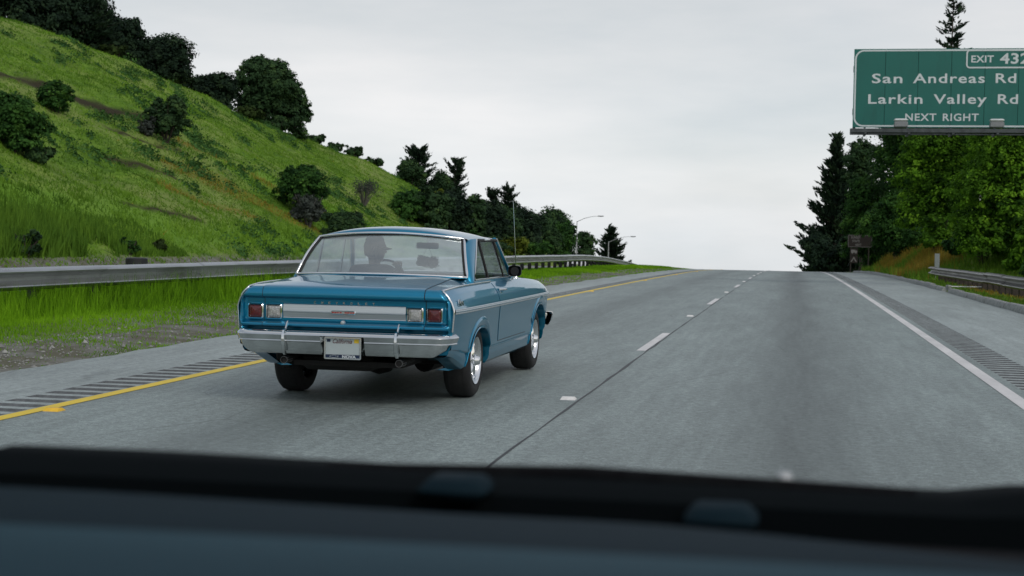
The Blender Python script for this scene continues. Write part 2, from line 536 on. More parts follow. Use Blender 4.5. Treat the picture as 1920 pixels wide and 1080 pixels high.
med = n.noise(2.1, 4, .65)
c = n.rmp(streak, (.28, (.055, .125, .014)), (.50, (.125, .245, .022)), (.72, (.225, .335, .05)))
c = n.mix(n.rmp(big, (.40, 0.), (.58, .75)), c, (.25, .31, .085))
c = n.mix(1., c, n.rmp(fine, (.25, .55), (.75, 1.25)), 'MULTIPLY')
c = n.mix(n.math('MULTIPLY', n.rmp(med, (.56, 0.), (.68, 1.)), .7), c, (.030, .075, .020))
c = n.mix(n.math('MULTIPLY', n.attr('lush'), .6), c, n.mix(fine, (.07, .19, .010), (.18, .40, .018)))
c = n.mix(n.math('MULTIPLY', n.attr('dry'), .4), c, n.mix(fine, (.10, .085, .012), (.26, .17, .025)))
c = n.mix(n.math('MULTIPLY', n.attr('soil'), .95), c, n.mix(fine, (.018, .012, .008), (.048, .033, .020)))
gcol = n.mix(n.noise(13, 5, .7), (.11, .11, .095), (.31, .31, .285))
gcol = n.mix(n.rmp(n.noise(1.6, 4), (.40, 0.), (.6, .8)), gcol, (.12, .115, .07))
c = n.mix(n.attr('gravel'), c, gcol)
n.set(Base_Color=c, Roughness=.92)
n.b.inputs['Specular IOR Level'].default_value = .15
n.bump(n.math('ADD', fine, med), .9, .12)
M['ground'] = n.m
g_ob = mb.build('ground', M['ground'], smooth=70)
g_ob['kind'] = 'structure'
so, dr, lu = masks(GX, GY)
gsh = GX - shift(GY) * sstep(-13, -9, GX)
gr = sstep(-9.5, -8.7, gsh + fbm(GX, GY, .8, 4) * .45) * (gsh < 0)
gr = np.maximum(gr, np.where((GX < -12.2) & (GX > -28.2), 1., 0))
for nm_, a in (('soil', so), ('dry', dr), ('lush', lu), ('gravel', gr)):
    at = g_ob.data.attributes.new(nm_, 'FLOAT', 'POINT')
    at.data.foreach_set('value', a.ravel().astype(np.float32))

# ------------------------------------------------------------------ road
YR = np.concatenate([np.linspace(-20, 20, 60, endpoint=False), np.linspace(20, 140, 120, endpoint=False), np.linspace(140, 420, 70)])
def sheet(name, x0, x1, z, mat, parent=None, ya=None, yb=None, nx=2, wob=0, seed=0, inner=0):
    Y = YR if ya is None else np.unique(np.concatenate([[ya], YR[(YR > ya) & (YR < yb)], [yb]]))
    rr = np.random.RandomState(seed)
    rows = []
    for y in Y:
        a, b = (rr.randn() * wob, rr.randn() * wob) if wob else (0, 0)
        if inner: b = 0
        s_ = float(shift(y))
        rows.append([(x0 + a + (x1 + b - x0 - a) * i / (nx - 1) + s_, y, z - float(drop(y))) for i in range(nx)])
    return MB().grid(rows).build(name, mat, parent, smooth=60)

road = sheet('road', -5.50, 2.12, 0, M['lane'], nx=6)
road['kind'] = 'structure'
SHO = sheet('road_shoulder', -7.16, -5.94, 0, M['shoulder'], nx=3, wob=.05, seed=3, inner=1); SHO['kind'] = 'structure'
SH2 = sheet('road_shoulder', 2.56, 4.72, 0, M['shoulder'], nx=4); SH2['kind'] = 'structure'
def rumble(x0, x1, y1):
    mb_ = MB(); rows = []; mi = []
    pitch = .305
    y = 6.0
    while y < y1:
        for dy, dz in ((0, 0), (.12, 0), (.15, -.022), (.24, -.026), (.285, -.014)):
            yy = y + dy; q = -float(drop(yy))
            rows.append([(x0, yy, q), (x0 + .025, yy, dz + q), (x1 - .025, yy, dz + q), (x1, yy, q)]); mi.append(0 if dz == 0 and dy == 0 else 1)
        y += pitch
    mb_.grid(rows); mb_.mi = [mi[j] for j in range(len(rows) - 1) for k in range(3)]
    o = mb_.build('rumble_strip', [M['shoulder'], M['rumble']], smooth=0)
    o['kind'] = 'structure'
    # a flat run beyond the ground-in grooves, where they are too small to see
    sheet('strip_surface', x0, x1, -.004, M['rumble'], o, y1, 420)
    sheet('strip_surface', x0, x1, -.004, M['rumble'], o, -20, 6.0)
rumble(-5.94, -5.50, 110)
rumble(2.12, 2.56, 110)
sheet('yellow_edge_line', -5.47, -5.345, .004, M['yellow'], road)
sheet('white_edge_line', 1.875, 2.01, .004, M['white'], road)
sheet('lane_joint', -1.712, -1.694, .003, M['sealant'], road, nx=2, wob=.006, seed=5)
DASH0 = 17.75
for k in range(-1, 9):
    y0 = DASH0 + 14.63 * k
    sheet('lane_dash', -1.835, -1.725, .004, M['white'], road, y0, y0 + 3.66)
# raised markers
def marker_mesh(mat):
    b = MB(); P = [(-.05, -.05, 0), (.05, -.05, 0), (.05, .05, 0), (-.05, .05, 0), (-.04, -.018, .018), (.04, -.018, .018), (.04, .018, .018), (-.04, .018, .018)]
    b.add(P, [(0, 1, 5, 4), (1, 2, 6, 5), (2, 3, 7, 6), (3, 0, 4, 7), (4, 5, 6, 7)])
    o = b.build('road_marker', mat, road, smooth=0); return o
M['mk_white'] = simple('marker_white', (.75, .74, .72), .35)
M['mk_yellow'] = simple('marker_yellow', (.8, .48, .02), .35)
for mat, x, yy0 in ((M['mk_white'], -1.80, 12.05), (M['mk_yellow'], -5.29, 9.95)):
    first = None
    for k in range(8):
        y = yy0 + 14.63 * k
        o = marker_mesh(mat) if first is None else first.copy()
        if first is None: first = o
        else: COL.objects.link(o)
        o.scale = (1.25, 1.25, 1.25)
        o.location = (x + float(shift(y)), y, -float(drop(y)))

opp = MB().grid([[(x, y, -.012 - float(drop(y))) for x in (-26.4, -22.7, -19, -15.3, -13.2)] for y in YR]).build('opposite_road', M['opp'], smooth=60)
opp['kind'] = 'structure'
for x in (-24.6, -15.0):
    MB().grid([[(x + a, y, -.008 - float(drop(y))) for a in (-.06, .06)] for y in YR]).build('edge_line', M['white'] if x < -20 else M['yellow'], opp, smooth=60)

# kerb of the right shoulder: cast blocks, settled unevenly
kerb = MB().grid([[(4.855 + .02 * i, y, .02 - float(drop(y))) for i in range(2)] for y in np.linspace(14, 118, 60)]).build('kerb', M['concrete'], smooth=0)
kerb['kind'] = 'structure'
rk = random.Random(4)
y = 14.0
while y < 118:
    ln = 3.05 if rk.random() > .35 else 2.1
    if 46.0 < y < 48.2:
        y = 48.6                                  # broken gap at the gully
    b = MB(); h = .135
    prof = [(-.16, -.1), (-.16, .01), (-.13, h - .03), (-.10, h), (.02, h), (.05, h - .02), (.05, -.1)]
    rows = []
    t0, t1 = rk.uniform(-.025, .02), rk.uniform(-.025, .02); x0, x1 = rk.uniform(-.03, .03), rk.uniform(-.03, .03)
    for i in range(5):
        q = i / 4; yy = y + (ln - .02) * q
        rows.append([(4.80 + a + x0 + (x1 - x0) * q, yy, z + (t0 + (t1 - t0) * q if z > 0 else 0) - float(drop(yy))) for a, z in prof])
    b.grid(rows); nn = len(prof)
    b.f += [tuple(range(nn)), tuple(range(4 * nn + nn - 1, 4 * nn - 1, -1))]; b.mi += [0, 0]
    b.build('kerb_block', M['concrete'], kerb, smooth=30)
    y += ln

# ------------------------------------------------------------------ guardrails
WB = [(-.03, .160), (.030, .152), (.088, .118), (.098, .104), (.094, .092), (.018, .066), (-.012, .024), (-.012, -.020), (.030, -.058), (.090, -.086), (.098, -.100), (.092, -.112), (.030, -.146), (-.03, -.160)]
WB = [(a, z) for a, z in WB]
def guardrail(name, x, ya, yb, ztop, mat, pmat, side, label, spacing, blk, ends=(False, False), wood=False, curve=None, xfun=None):
    root = empty(name, (x, ya, gz(x, ya)), label=label, cat='guardrail')
    def X(y): return x + (xfun(y) if xfun else 0)
    def top(y): return ztop - float(drop(y)) + (curve(y) if curve else 0)
    y = ya; rr = random.Random(int(ya * 7 + 3))
    while y < yb - .1:
        y2 = min(yb, y + 3.81)
        rows = []
        dip = rr.uniform(-.012, .012)
        for yy in np.linspace(y - .005, y2, 7):
            rows.append([(X(yy) + side * (a + .02), yy, top(yy) - .16 + z + dip) for a, z in WB])
        b = MB(); b.grid(rows, flip=side > 0)
        b.grid([[(p[0] + side * .004, y + (-.16 if k == 0 else .16), p[2]) for p in rows[0]] for k in (0, 1)], flip=side > 0)
        o = b.build('beam', mat, smooth=28); o.parent = root; o.matrix_parent_inverse = Matrix.Translation(root.location).inverted()
        # splice bolts
        y = y2
    y = ya + .25
    while y < yb:
        g0 = gz(X(y), y) - .25
        z1 = top(y) - .06
        b = MB()
        w = .09 if wood else .075
        b.box(X(y) - side * (.30 if blk else .24) - w * .9, X(y) - side * (.30 if blk else .24) + w * .9, y - w, y + w, g0, z1, .012)
        o = b.build('post', pmat, smooth=30); o.parent = root; o.matrix_parent_inverse = Matrix.Translation(root.location).inverted()
        b = MB(); xx = sorted((X(y) - side * .20, X(y) - side * .002))
        b.box(xx[0], xx[1], y - .06, y + .06, top(y) - .33, top(y) - .05, .01)
        o = b.build('blockout', pmat, smooth=30); o.parent = root; o.matrix_parent_inverse = Matrix.Translation(root.location).inverted()
        y += spacing
    return root
guardrail('guardrail', -10.55, 10.0, 132, .80, M['galv'], M['steelpost'], 1, 'long galvanised steel guardrail along the grassy median on the left', 1.905, True,
          curve=lambda y: -.75 * float(sstep(78, 128, y)), xfun=lambda y: -.9 * float(sstep(45, 110, y)))
guardrail('guardrail', 5.55, 22.0, 62.5, .66, M['rustrail'], M['woodpost'], -1, 'weathered brown guardrail on closely set wooden posts right of the shoulder', 1.27, True, wood=True)

# ------------------------------------------------------------------ vegetation
def leaf_quads(c, nrm, size, rs, elong=1.6):
    """c (N,3) centres, nrm (N,3) normals -> (N*4,3) diamond leaves"""
    N = len(c)
    a = rs.randn(N, 3); a -= nrm * (a * nrm).sum(1, keepdims=True); a /= np.linalg.norm(a, axis=1, keepdims=True) + 1e-9
    b = np.cross(nrm, a)
    s_ = np.asarray(size).reshape(-1, 1)
    P = np.stack([c - a * s_ * elong * .5, c + b * s_ * .5 - nrm * s_ * .08, c + a * s_ * elong * .5, c - b * s_ * .5 - nrm * s_ * .08], 1)
    return P.reshape(-1, 3)

def crown_mesh(name, blobs, nl, size, seed, clump=.28, per=26, up=.5, fill=.22):
    rs = np.random.RandomState(seed)
    B = np.array(blobs, float)               # x y z rx ry rz
    w = (B[:, 3] * B[:, 4] * B[:, 5]) ** (2 / 3.); w /= w.sum()
    nc = max(6, nl // per)
    bi = rs.choice(len(B), nc, p=w)
    d = rs.randn(nc, 3); d /= np.linalg.norm(d, axis=1, keepdims=True)
    d[:, 2] = np.where(d[:, 2] < -.55, -d[:, 2], d[:, 2])
    rad = np.where(rs.rand(nc) < fill, rs.uniform(.25, .75, nc), rs.uniform(.78, 1.08, nc))
    cc = B[bi, :3] + d * B[bi, 3:6] * rad[:, None]
    ct = np.clip(.45 + .27 * rs.randn(nc) + .18 * d[:, 2] * 0, 0, 1)
    cr = B[bi, 3:6].mean(1) * clump * rs.uniform(.55, 1.3, nc)
    k = rs.choice(nc, nl)
    off = rs.randn(nl, 3) * .55; off *= np.minimum(1, 1.2 / (np.linalg.norm(off, axis=1, keepdims=True) + 1e-6)); off[:, 2] *= .75
    c = cc[k] + off * cr[k][:, None]
    nr = off + d[k] * .8 + np.array([0, 0, up]) + rs.randn(nl, 3) * .55
    nr /= np.linalg.norm(nr, axis=1, keepdims=True) + 1e-9
    sz = size * rs.uniform(.6, 1.35, nl)
    t = np.clip(ct[k] + .08 * rs.randn(nl), 0, 1)
    return quick_mesh(name, leaf_quads(c, nr, sz, rs), 4, attrs={'tint': t})

def trunk_mesh(b, h, r, limbs, seed, lean=0):
    rr = random.Random(seed)
    pts = []; rad = []
    for i in range(7):
        q = i / 6
        pts.append((rr.uniform(-.06, .06) * h * q + lean * q * h, rr.uniform(-.05, .05) * h * q, -.3 + (h + .3) * q)); rad.append(r * (1.25 if i == 0 else 1) * (1 - .7 * q))
    b.tube(pts, rad, 8)
    for (x, y, z) in limbs:
        i = rr.randint(2, 4); p = pts[i]
        mid = ((p[0] + x) / 2 + rr.uniform(-.1, .1), (p[1] + y) / 2, (p[2] + z) / 2 + .1)
        b.tube([p, mid, (x, y, z)], [rad[i] * .6, rad[i] * .4, rad[i] * .12], 6)
    return b

def tree(name, label, cat, x, y, height, width, mat, seed, nl, leaf, nb=7, trunk=.22, low=.25, bark='bark', group=None, flat=1.0, clump=.3, squash=1.0, depth=None, sink=0, fill=.22, lumps=None):
    """broadleaf: lobed crown of many small leaves over a limbed trunk"""
    rr = random.Random(seed)
    z0 = gz(x, y) - sink
    root = empty(name, (x, y, z0), label=label, cat=cat, group=group)
    H, W = height + sink, width / 2
    D = (depth or width) / 2
    blobs = []
    zc0 = H * low
    for i in range(nb):
        q = (i + .5) / nb
        zc = zc0 + (H - zc0) * (.12 + .74 * q)
        env = math.sin(math.pi * min(.96, .16 + .74 * q)) ** .6
        th = i * 2.4 + rr.uniform(-.5, .5)
        rad = env * rr.uniform(.35, .62)
        rb = W * rr.uniform(.36, .56) * (.65 + .5 * env) * flat
        blobs.append((math.cos(th) * rad * W, math.sin(th) * rad * D, zc, rb, rb * D / W, rb * .8 * squash))
    blobs.append((0, 0, zc0 + (H - zc0) * .5, W * .6, D * .6, (H - zc0) * .42))
    if lumps: blobs += lumps
    me = crown_mesh('crown', blobs, nl, leaf, seed, clump, fill=fill)
    link('crown', me, M[mat], root)
    b = MB(); trunk_mesh(b, H * .72, trunk, [(q[0] * .8, q[1] * .8, q[2]) for q in blobs[:6]], seed)
    b.build('trunk', M[bark], root, smooth=60)
    return root

def shrub(name, label, x, y, height, width, mat, seed, nl, leaf, group=None, nb=5, cat='shrub', clump=.34, sink=.1, bark='bark', spiky=0):
    rr = random.Random(seed)
    root = empty(name, (x, y, gz(x, y) - sink), label=label, cat=cat, group=group)
    W, H = width / 2, height + sink
    blobs = [(rr.uniform(-.12, .12) * W, 0, H * .42, W * .60, W * .62, H * .38)]
    for i in range(nb + 4):
        th = i * 6.283 / nb + rr.uniform(-.6, .6); q = rr.uniform(.3, .68)
        blobs.append((math.cos(th) * W * q, math.sin(th) * W * q, H * rr.uniform(.2, .82) * (1.12 - .35 * q), W * rr.uniform(.18, .46), W * rr.uniform(.2, .46), H * rr.uniform(.12, .28)))
    me = crown_mesh('foliage', blobs, nl, leaf, seed, clump)
    link('foliage', me, M[mat], root)
    b = MB()
    for i in range(6):
        th = i * 1.05 + rr.uniform(-.3, .3)
        b.tube([(0, 0, -.2), (math.cos(th) * W * .25, math.sin(th) * W * .25, H * .35), (math.cos(th) * W * .6, math.sin(th) * W * .6, H * rr.uniform(.6, .85))], [.06, .04, .012], 5)
    b.build('stem', M[bark], root, smooth=60)
    return root

def conifer(name, label, x, y, height, width, mat, seed, base=.08, nbr=90, spray=.5, dens=26, ragged=.35, up=.25, cat='tree', power=.85, sink=0, top_bare=0, trunk=.25, group=None, wide=None):
    """ragged conifer: trunk with tiers of branches carrying needle sprays"""
    rr = random.Random(seed); rs = np.random.RandomState(seed)
    root = empty(name, (x, y, gz(x, y) - sink), label=label, cat=cat, group=group)
    H = height + sink; W = width / 2
    b = MB(); b.tube([(0, 0, -.3), (.03 * W, 0, H * .35), (-.02 * W, .02, H * .7), (0, 0, H)], [trunk, trunk * .75, trunk * .4, .03], 8)
    C, Nn, S, T, E = [], [], [], [], []
    for i in range(nbr):
        q = base + (1 - base) * ((i + rr.random()) / nbr) ** .95
        z = H * q
        env = (wide(q) if wide else (1 - q) ** power) * W + .18
        ln = env * rr.uniform(1 - ragged, 1 + ragged * .55)
        th = rr.uniform(0, 6.283)
        el_ = up * rr.uniform(.4, 1.6) + (.55 * q)
        dx, dy = math.cos(th), math.sin(th)
        tip = Vector((dx * ln, dy * ln, z + ln * el_ * .8))
        mid = Vector((dx * ln * .55, dy * ln * .55, z + ln * el_ * .22))
        p0 = Vector((0, 0, z))
        b.tube([p0, mid, tip], [.035 + .02 * (1 - q), .02, .006], 4, cap=False)
        nsp = max(4, int(dens * ln / W * 1.6) + 4)
        bt = min(1, max(0, .45 + .25 * rs.randn()))
        for j in range(nsp):
            f = .22 + .78 * (j + rr.random()) / nsp
            pp = p0 * (1 - f) ** 2 + mid * 2 * f * (1 - f) + tip * f * f
            s_ = spray * rr.uniform(.5, 1.2) * (1.15 - .55 * f)
            jit = Vector((rr.gauss(0, .32), rr.gauss(0, .32), rr.gauss(0, .2))) * s_
            dirv = (Vector((dx, dy, el_ + .25)) + Vector((rr.gauss(0, .55), rr.gauss(0, .55), rr.gauss(0, .3)))).normalized()
            C.append(pp + jit); E.append(dirv); S.append(s_); T.append(min(1, max(0, bt + rr.gauss(0, .12))))
    C = np.array(C); E = np.array(E); S = np.array(S)[:, None]
    nn = rs.randn(len(C), 3); nn[:, 2] += .8; w = np.cross(E, nn); w /= np.linalg.norm(w, axis=1, keepdims=True) + 1e-9
    P = np.stack([C - E * S * .5, C + w * S * .24 + E * S * .05, C + E * S * .85, C - w * S * .24 + E * S * .05], 1).reshape(-1, 3)
    link('crown', quick_mesh('crown', P, 4, attrs={'tint': np.array(T)}), M[mat], root)
    b.build('trunk', M['bark'], root, smooth=60)
    return root

# ---- trees along the ridge, left to right
tree('ridge_tree', 'dark spreading tree at the top left corner of the ridge', 'tree', -61.5, 107, 6.4, 8.0, 'leaf_black', 11, 23800, 0.192, trunk=.3, low=.05, sink=.6)
conifer('ridge_conifer', 'shaggy dark conifer on the ridge, tallest of the top left group', -57.6, 112.5, 6.0, 6.4, 'leaf_black', 12, base=.02, nbr=170, spray=.55, dens=34, up=.15, power=.6, sink=.8)
tree('ridge_tree', 'dark low tree between the shaggy conifer and the lobed tree on the ridge', 'tree', -58.6, 115.5, 4.8, 6.6, 'leaf_black', 14, 15300, 0.192, low=.02, sink=.8)
tree('ridge_tree', 'small lobed dark tree on the ridge right of the shaggy conifer', 'tree', -56.8, 119, 4.2, 4.6, 'leaf_black', 13, 11050, 0.178, low=.05, sink=.6)
tree('ridge_tree', 'wide dark tree halfway along the ridge', 'tree', -55.6, 124.5, 4.0, 6.2, 'leaf_black', 15, 18700, 0.185, low=.03, sink=.8)
tree('ridge_tree', 'lower dark tree sloping down towards the big ridge clump', 'tree', -53.2, 129.8, 3.0, 4.8, 'leaf_black', 16, 15300, 0.185, low=.02, sink=.8)
tree('ridge_tree', 'big billowing tree with open crown standing out on the ridge', 'tree', -50.6, 136.5, 7.0, 6.2, 'leaf_dark', 17, 28900, 0.185, nb=10, trunk=.34, low=.06, sink=.5, clump=.24, fill=.1)
tree('ridge_tree', 'narrow dark tree at the right end of the big ridge clump', 'tree', -48.9, 140, 5.6, 3.8, 'leaf_dark', 18, 13600, 0.178, nb=8, low=.0, sink=.9)
tree('ridge_tree', 'dark low tree filling the ridge between the top left corner and the shaggy conifer', 'tree', -59.4, 110.5, 5.0, 6.0, 'leaf_black', 20, 13600, 0.192, low=.02, sink=.8)
tree('ridge_tree', 'dark tree behind the left side of the big ridge clump', 'tree', -53.0, 139, 3.8, 4.0, 'leaf_black', 19, 11050, 0.185, low=.0, sink=.8)
for (x, y, h, w, s_, lb) in ((-54.8, 113, 1.0, 2.6, 31, 'pale green bush under the shaggy ridge conifer'), (-54.0, 124, 1.1, 2.2, 32, 'yellowish bush below the wide ridge tree'),
                             (-50.4, 131, 1.2, 3.4, 33, 'grey green bush at the left foot of the big ridge clump'), (-48.7, 135, 1.1, 3.0, 34, 'low bush below the big ridge clump'),
                             (-48.6, 146, 1.1, 2.2, 35, 'first low bush on the skyline right of the big ridge clump'), (-47.7, 149.5, 1.0, 2.4, 36, 'second low bush on the skyline right of the big ridge clump'),
                             (-46.6, 153, 1.2, 2.6, 37, 'third low bush on the skyline right of the big ridge clump'), (-45.0, 155.5, 1.1, 2.4, 38, 'last low bush on the skyline before the tall pine')):
    shrub('ridge_bush', lb, x, y, h, w, 'leaf_olive' if s_ < 34 else 'leaf_dark', s_, 1500, .2, group='low bushes on the ridge')
# ---- shrubs on the hillside
shrub('round_shrub', 'large round dark shrub standing alone in the middle of the hillside', -39.7, 89.1, 3.0, 3.4, 'leaf_dark', 41, 11050, 0.126, nb=6, clump=.3)
shrub('pale_shrub', 'pale bush leaning on the left of the large round shrub', -40.6, 88.0, 1.2, 1.5, 'leaf_grey', 42, 2380, 0.104)
shrub('round_shrub', 'dark green shrub higher up, left of the large round shrub', -42.2, 79.4, 2.2, 2.5, 'leaf_mid', 43, 7650, 0.111)
tree('hill_tree', 'dark tree at the left edge of the hillside', 'tree', -36.9, 65.4, 3.0, 2.9, 'leaf_mid', 44, 13600, 0.111, nb=8, trunk=.14, low=.04, sink=.3)
shrub('hill_bush', 'dark bush at the foot of the tree at the left edge', -36.0, 65.8, 1.0, 1.8, 'leaf_dark', 45, 3740, 0.104)
tree('hill_tree', 'round dark green tree on the lower hillside above the blue car', 'tree', -32.5, 94.4, 3.3, 3.5, 'leaf_mid', 46, 14450, 0.126, nb=9, trunk=.15, low=.12, sink=.1)
shrub('grey_shrub', 'dusty grey shrub in front of the round hillside tree', -31.2, 92.4, 2.5, 3.0, 'leaf_grey', 47, 7650, 0.096, bark='bark_grey', clump=.22)
shrub('grey_shrub', 'dark grey shrub spreading right of the dusty grey one', -30.9, 98.6, 1.7, 3.6, 'leaf_dark', 48, 7650, 0.118)
shrub('bush', 'dark bush under the dusty grey shrub near the car roof', -30.0, 94.0, 1.1, 2.6, 'leaf_dark', 49, 4420, 0.111)
# nearly bare bush
def bare_bush(x, y, h, w, seed):
    rr = random.Random(seed)
    root = empty('bare_bush', (x, y, gz(x, y) - .1), label='thin twiggy grey bush with few leaves right of the hillside tree', cat='shrub')
    b = MB(); tips = []
    for i in range(26):
        th = rr.uniform(0, 6.28); q = rr.uniform(.25, 1); L_ = h * rr.uniform(.75, 1.05)
        p1 = (math.cos(th) * w * .2 * q, math.sin(th) * w * .2 * q, L_ * .45)
        p2 = (math.cos(th) * w * .5 * q, math.sin(th) * w * .5 * q, L_ * (1.05 - .35 * q))
        b.tube([(0, 0, 0), p1, p2], [.05, .03, .008], 5)
        for k in range(4):
            a = [p1[j] + (p2[j] - p1[j]) * rr.uniform(.1, .9) for j in range(3)]
            e = [a[0] + rr.gauss(0, .3), a[1] + rr.gauss(0, .3), a[2] + abs(rr.gauss(.25, .2))]
            b.tube([a, e], [.015, .004], 4); tips.append(e)
    b.build('branches', M['bark_grey'], root, smooth=60)
    rs = np.random.RandomState(seed); T_ = np.array(tips)
    k = rs.choice(len(T_), 900); c_ = T_[k] + rs.randn(900, 3) * .16
    nr = rs.randn(900, 3); nr /= np.linalg.norm(nr, axis=1, keepdims=True)
    link('leaves', quick_mesh('leaves', leaf_quads(c_, nr, np.full(900, .09), rs), 4, attrs={'tint': rs.rand(900)}), M['leaf_grey'], root)
bare_bush(-35.9, 120.8, 2.6, 3.0, 51)
for i, (x, y, h, w, mt, lb) in enumerate(((-28.3, 51.0, 1.0, 1.5, 'leaf_dark', 'dark bush at the hill foot near the left edge'), (-28.4, 60.0, .7, 1.1, 'leaf_mid', 'small dark bush at the hill foot right of the taller one'),
                                   (-28.6, 63.5, .6, .8, 'leaf_olive', 'small brownish bush at the hill foot'))):
    shrub('hill_foot_bush', lb, x, y, h, w, mt, 60 + i, 1300, .11, group='bushes at the hill foot')

# ---- row of trees where the hill runs out
conifer('pine_tree', 'tall open pine at the end of the hill, tallest left of the road', -42.6, 165, 4.6, 4.4, 'leaf_black', 71, base=.0, nbr=120, spray=.5, dens=36, up=.3, power=.35, ragged=.5, sink=2.0, wide=lambda q: (.95 - .55 * q * q) if q < .93 else .3)
conifer('pine_tree', 'pine with see-through branches, second from the hill', -40.6, 175, 6.2, 3.9, 'leaf_black', 72, base=.1, nbr=95, spray=.45, dens=34, up=.3, ragged=.55, sink=1.5, wide=lambda q: (.95 - .5 * q) if q < .94 else .25)
tree('roadside_tree', 'dark round tree below the tall open pine', 'tree', -42.4, 160, 3.0, 4.4, 'leaf_dark', 73, 9350, 0.178, low=.0, sink=4.3)
tree('roadside_tree', 'dark green tree between the two pines', 'tree', -41.4, 171, 4.6, 3.8, 'leaf_dark', 74, 9350, 0.192, low=.0, sink=3.0)
tree('roadside_tree', 'broad dark tree right of the second pine', 'tree', -40.4, 186, 4.0, 5.6, 'leaf_black', 75, 11900, 0.207, low=.0, sink=2.0)
conifer('pine_tree', 'small pine with a ragged top, left of a pair', -38.2, 187, 5.0, 3.0, 'leaf_black', 76, base=.1, nbr=70, spray=.5, dens=26, up=.45, ragged=.5, sink=1.0, wide=lambda q: .9 - .5 * q)
conifer('pine_tree', 'small pine leaning right, right of a pair', -36.6, 188, 6.0, 2.4, 'leaf_black', 77, base=.3, nbr=60, spray=.45, dens=24, up=.5, ragged=.55, sink=.5, wide=lambda q: .5 + .5 * q if q < .9 else .6)
tree('roadside_tree', 'wide dark tree beneath the pair of small pines', 'tree', -36.6, 191, 4.3, 7.0, 'leaf_black', 78, 13600, 0.207, low=.0, sink=1.5)
tree('roadside_tree', 'dark leafy tree above the far guardrail, left of the lamp posts', 'tree', -37.8, 230, 7.6, 7.6, 'leaf_dark', 79, 13600, 0.237, low=.0, sink=2)
tree('roadside_tree', 'second dark leafy tree sloping down towards the first lamp post', 'tree', -35.6, 228, 6.2, 5.6, 'leaf_black', 80, 11050, 0.222, low=.0, sink=2)
tree('roadside_tree', 'low rounded tree just right of the first lamp post', 'tree', -33.5, 240, 5.6, 4.6, 'leaf_dark', 81, 8500, 0.222, low=.0, sink=1)
conifer('cypress_tree', 'small dark cypress behind the second lamp post', -29.9, 245, 7.6, 7.0, 'leaf_black', 82, base=.02, nbr=110, spray=.8, dens=30, up=.4, power=.75, ragged=.3, sink=1)
shrub('roadside_bush', 'bright green bush at the foot of the slope left of the lamp posts', -31.0, 178, 1.9, 3.6, 'leaf_mid', 83, 5100, 0.148)
shrub('roadside_bush', 'mid green bush behind the guardrail, right of the bright one', -28.8, 184, 2.1, 3.4, 'leaf_mid', 84, 5100, 0.148)
shrub('yellow_bush', 'yellow flowering bush on the slope behind the car antenna', -32.6, 170, 2.0, 3.0, 'leaf_yellow', 85, 4080, 0.126)
shrub('yellow_bush', 'yellow green bush just above the car roof', -39.0, 158, 1.7, 2.8, 'leaf_yellow', 86, 3740, 0.133)
shrub('roadside_bush', 'green bush on the slope between the yellow bushes', -34.6, 174, 2.2, 4.4, 'leaf_mid', 87, 5100, 0.148)
tree('roadside_tree', 'dark tree filling the slope under the broad tree', 'tree', -36.0, 180, 3.4, 5.4, 'leaf_dark', 88, 10200, 0.192, low=.0, sink=1.0)

for i, (x, y, h_, w_, mt, lb) in enumerate((
        (-35.2, 132.6, 2.2, 4.0, 'leaf_mid', 'green bush where the grass slope meets the tree row'), (-33.4, 133.5, 3.6, 4.6, 'leaf_dark', 'dark bushy tree right of the grass slope'),
        (-32.6, 138.0, 3.9, 5.0, 'leaf_black', 'dark bushy tree behind the left side of the car roof'), (-32.2, 144.5, 4.0, 5.0, 'leaf_dark', 'dense dark tree behind the middle of the car roof'),
        (-31.6, 151.0, 4.0, 5.2, 'leaf_black', 'dense dark tree above the right side of the car roof'), (-31.2, 157.0, 4.1, 5.4, 'leaf_dark', 'dense dark tree left of the car antenna'),
        (-31.6, 172.0, 4.2, 6.0, 'leaf_black', 'dense dark tree just right of the car antenna'), (-31.3, 183.0, 4.4, 6.2, 'leaf_dark', 'dense dark tree halfway between the antenna and the first lamp post'),
        (-31.5, 198.0, 4.6, 6.2, 'leaf_mid', 'dense tree close to the first lamp post'))):
    tree('roadside_tree', lb, 'tree', x, y, h_, w_, mt, 160 + i, 8500, .2, nb=9, low=.0, sink=.3, group='dense trees along the foot of the slope')
for i, (x, y, h_, w_, mt, lb) in enumerate(((-29.9, 123.5, 2.1, 4.2, 'leaf_dark', 'low dark bush behind the rail, leftmost above the car roof'), (-29.3, 129, 2.1, 4.4, 'leaf_mid', 'low green bush behind the rail, second above the car roof'),
        (-29.0, 139, 2.2, 5.0, 'leaf_dark', 'low dark bush behind the rail near the antenna'), (-29.2, 153, 2.2, 5.0, 'leaf_yellow', 'low yellowish bush behind the rail right of the antenna'), (-29.4, 168, 2.2, 5.0, 'leaf_mid', 'low green bush behind the rail before the lamp posts'))):
    shrub('roadside_bush', lb, x, y, h_, w_, mt, 180 + i, 3600, .17, group='low bushes behind the far rail')

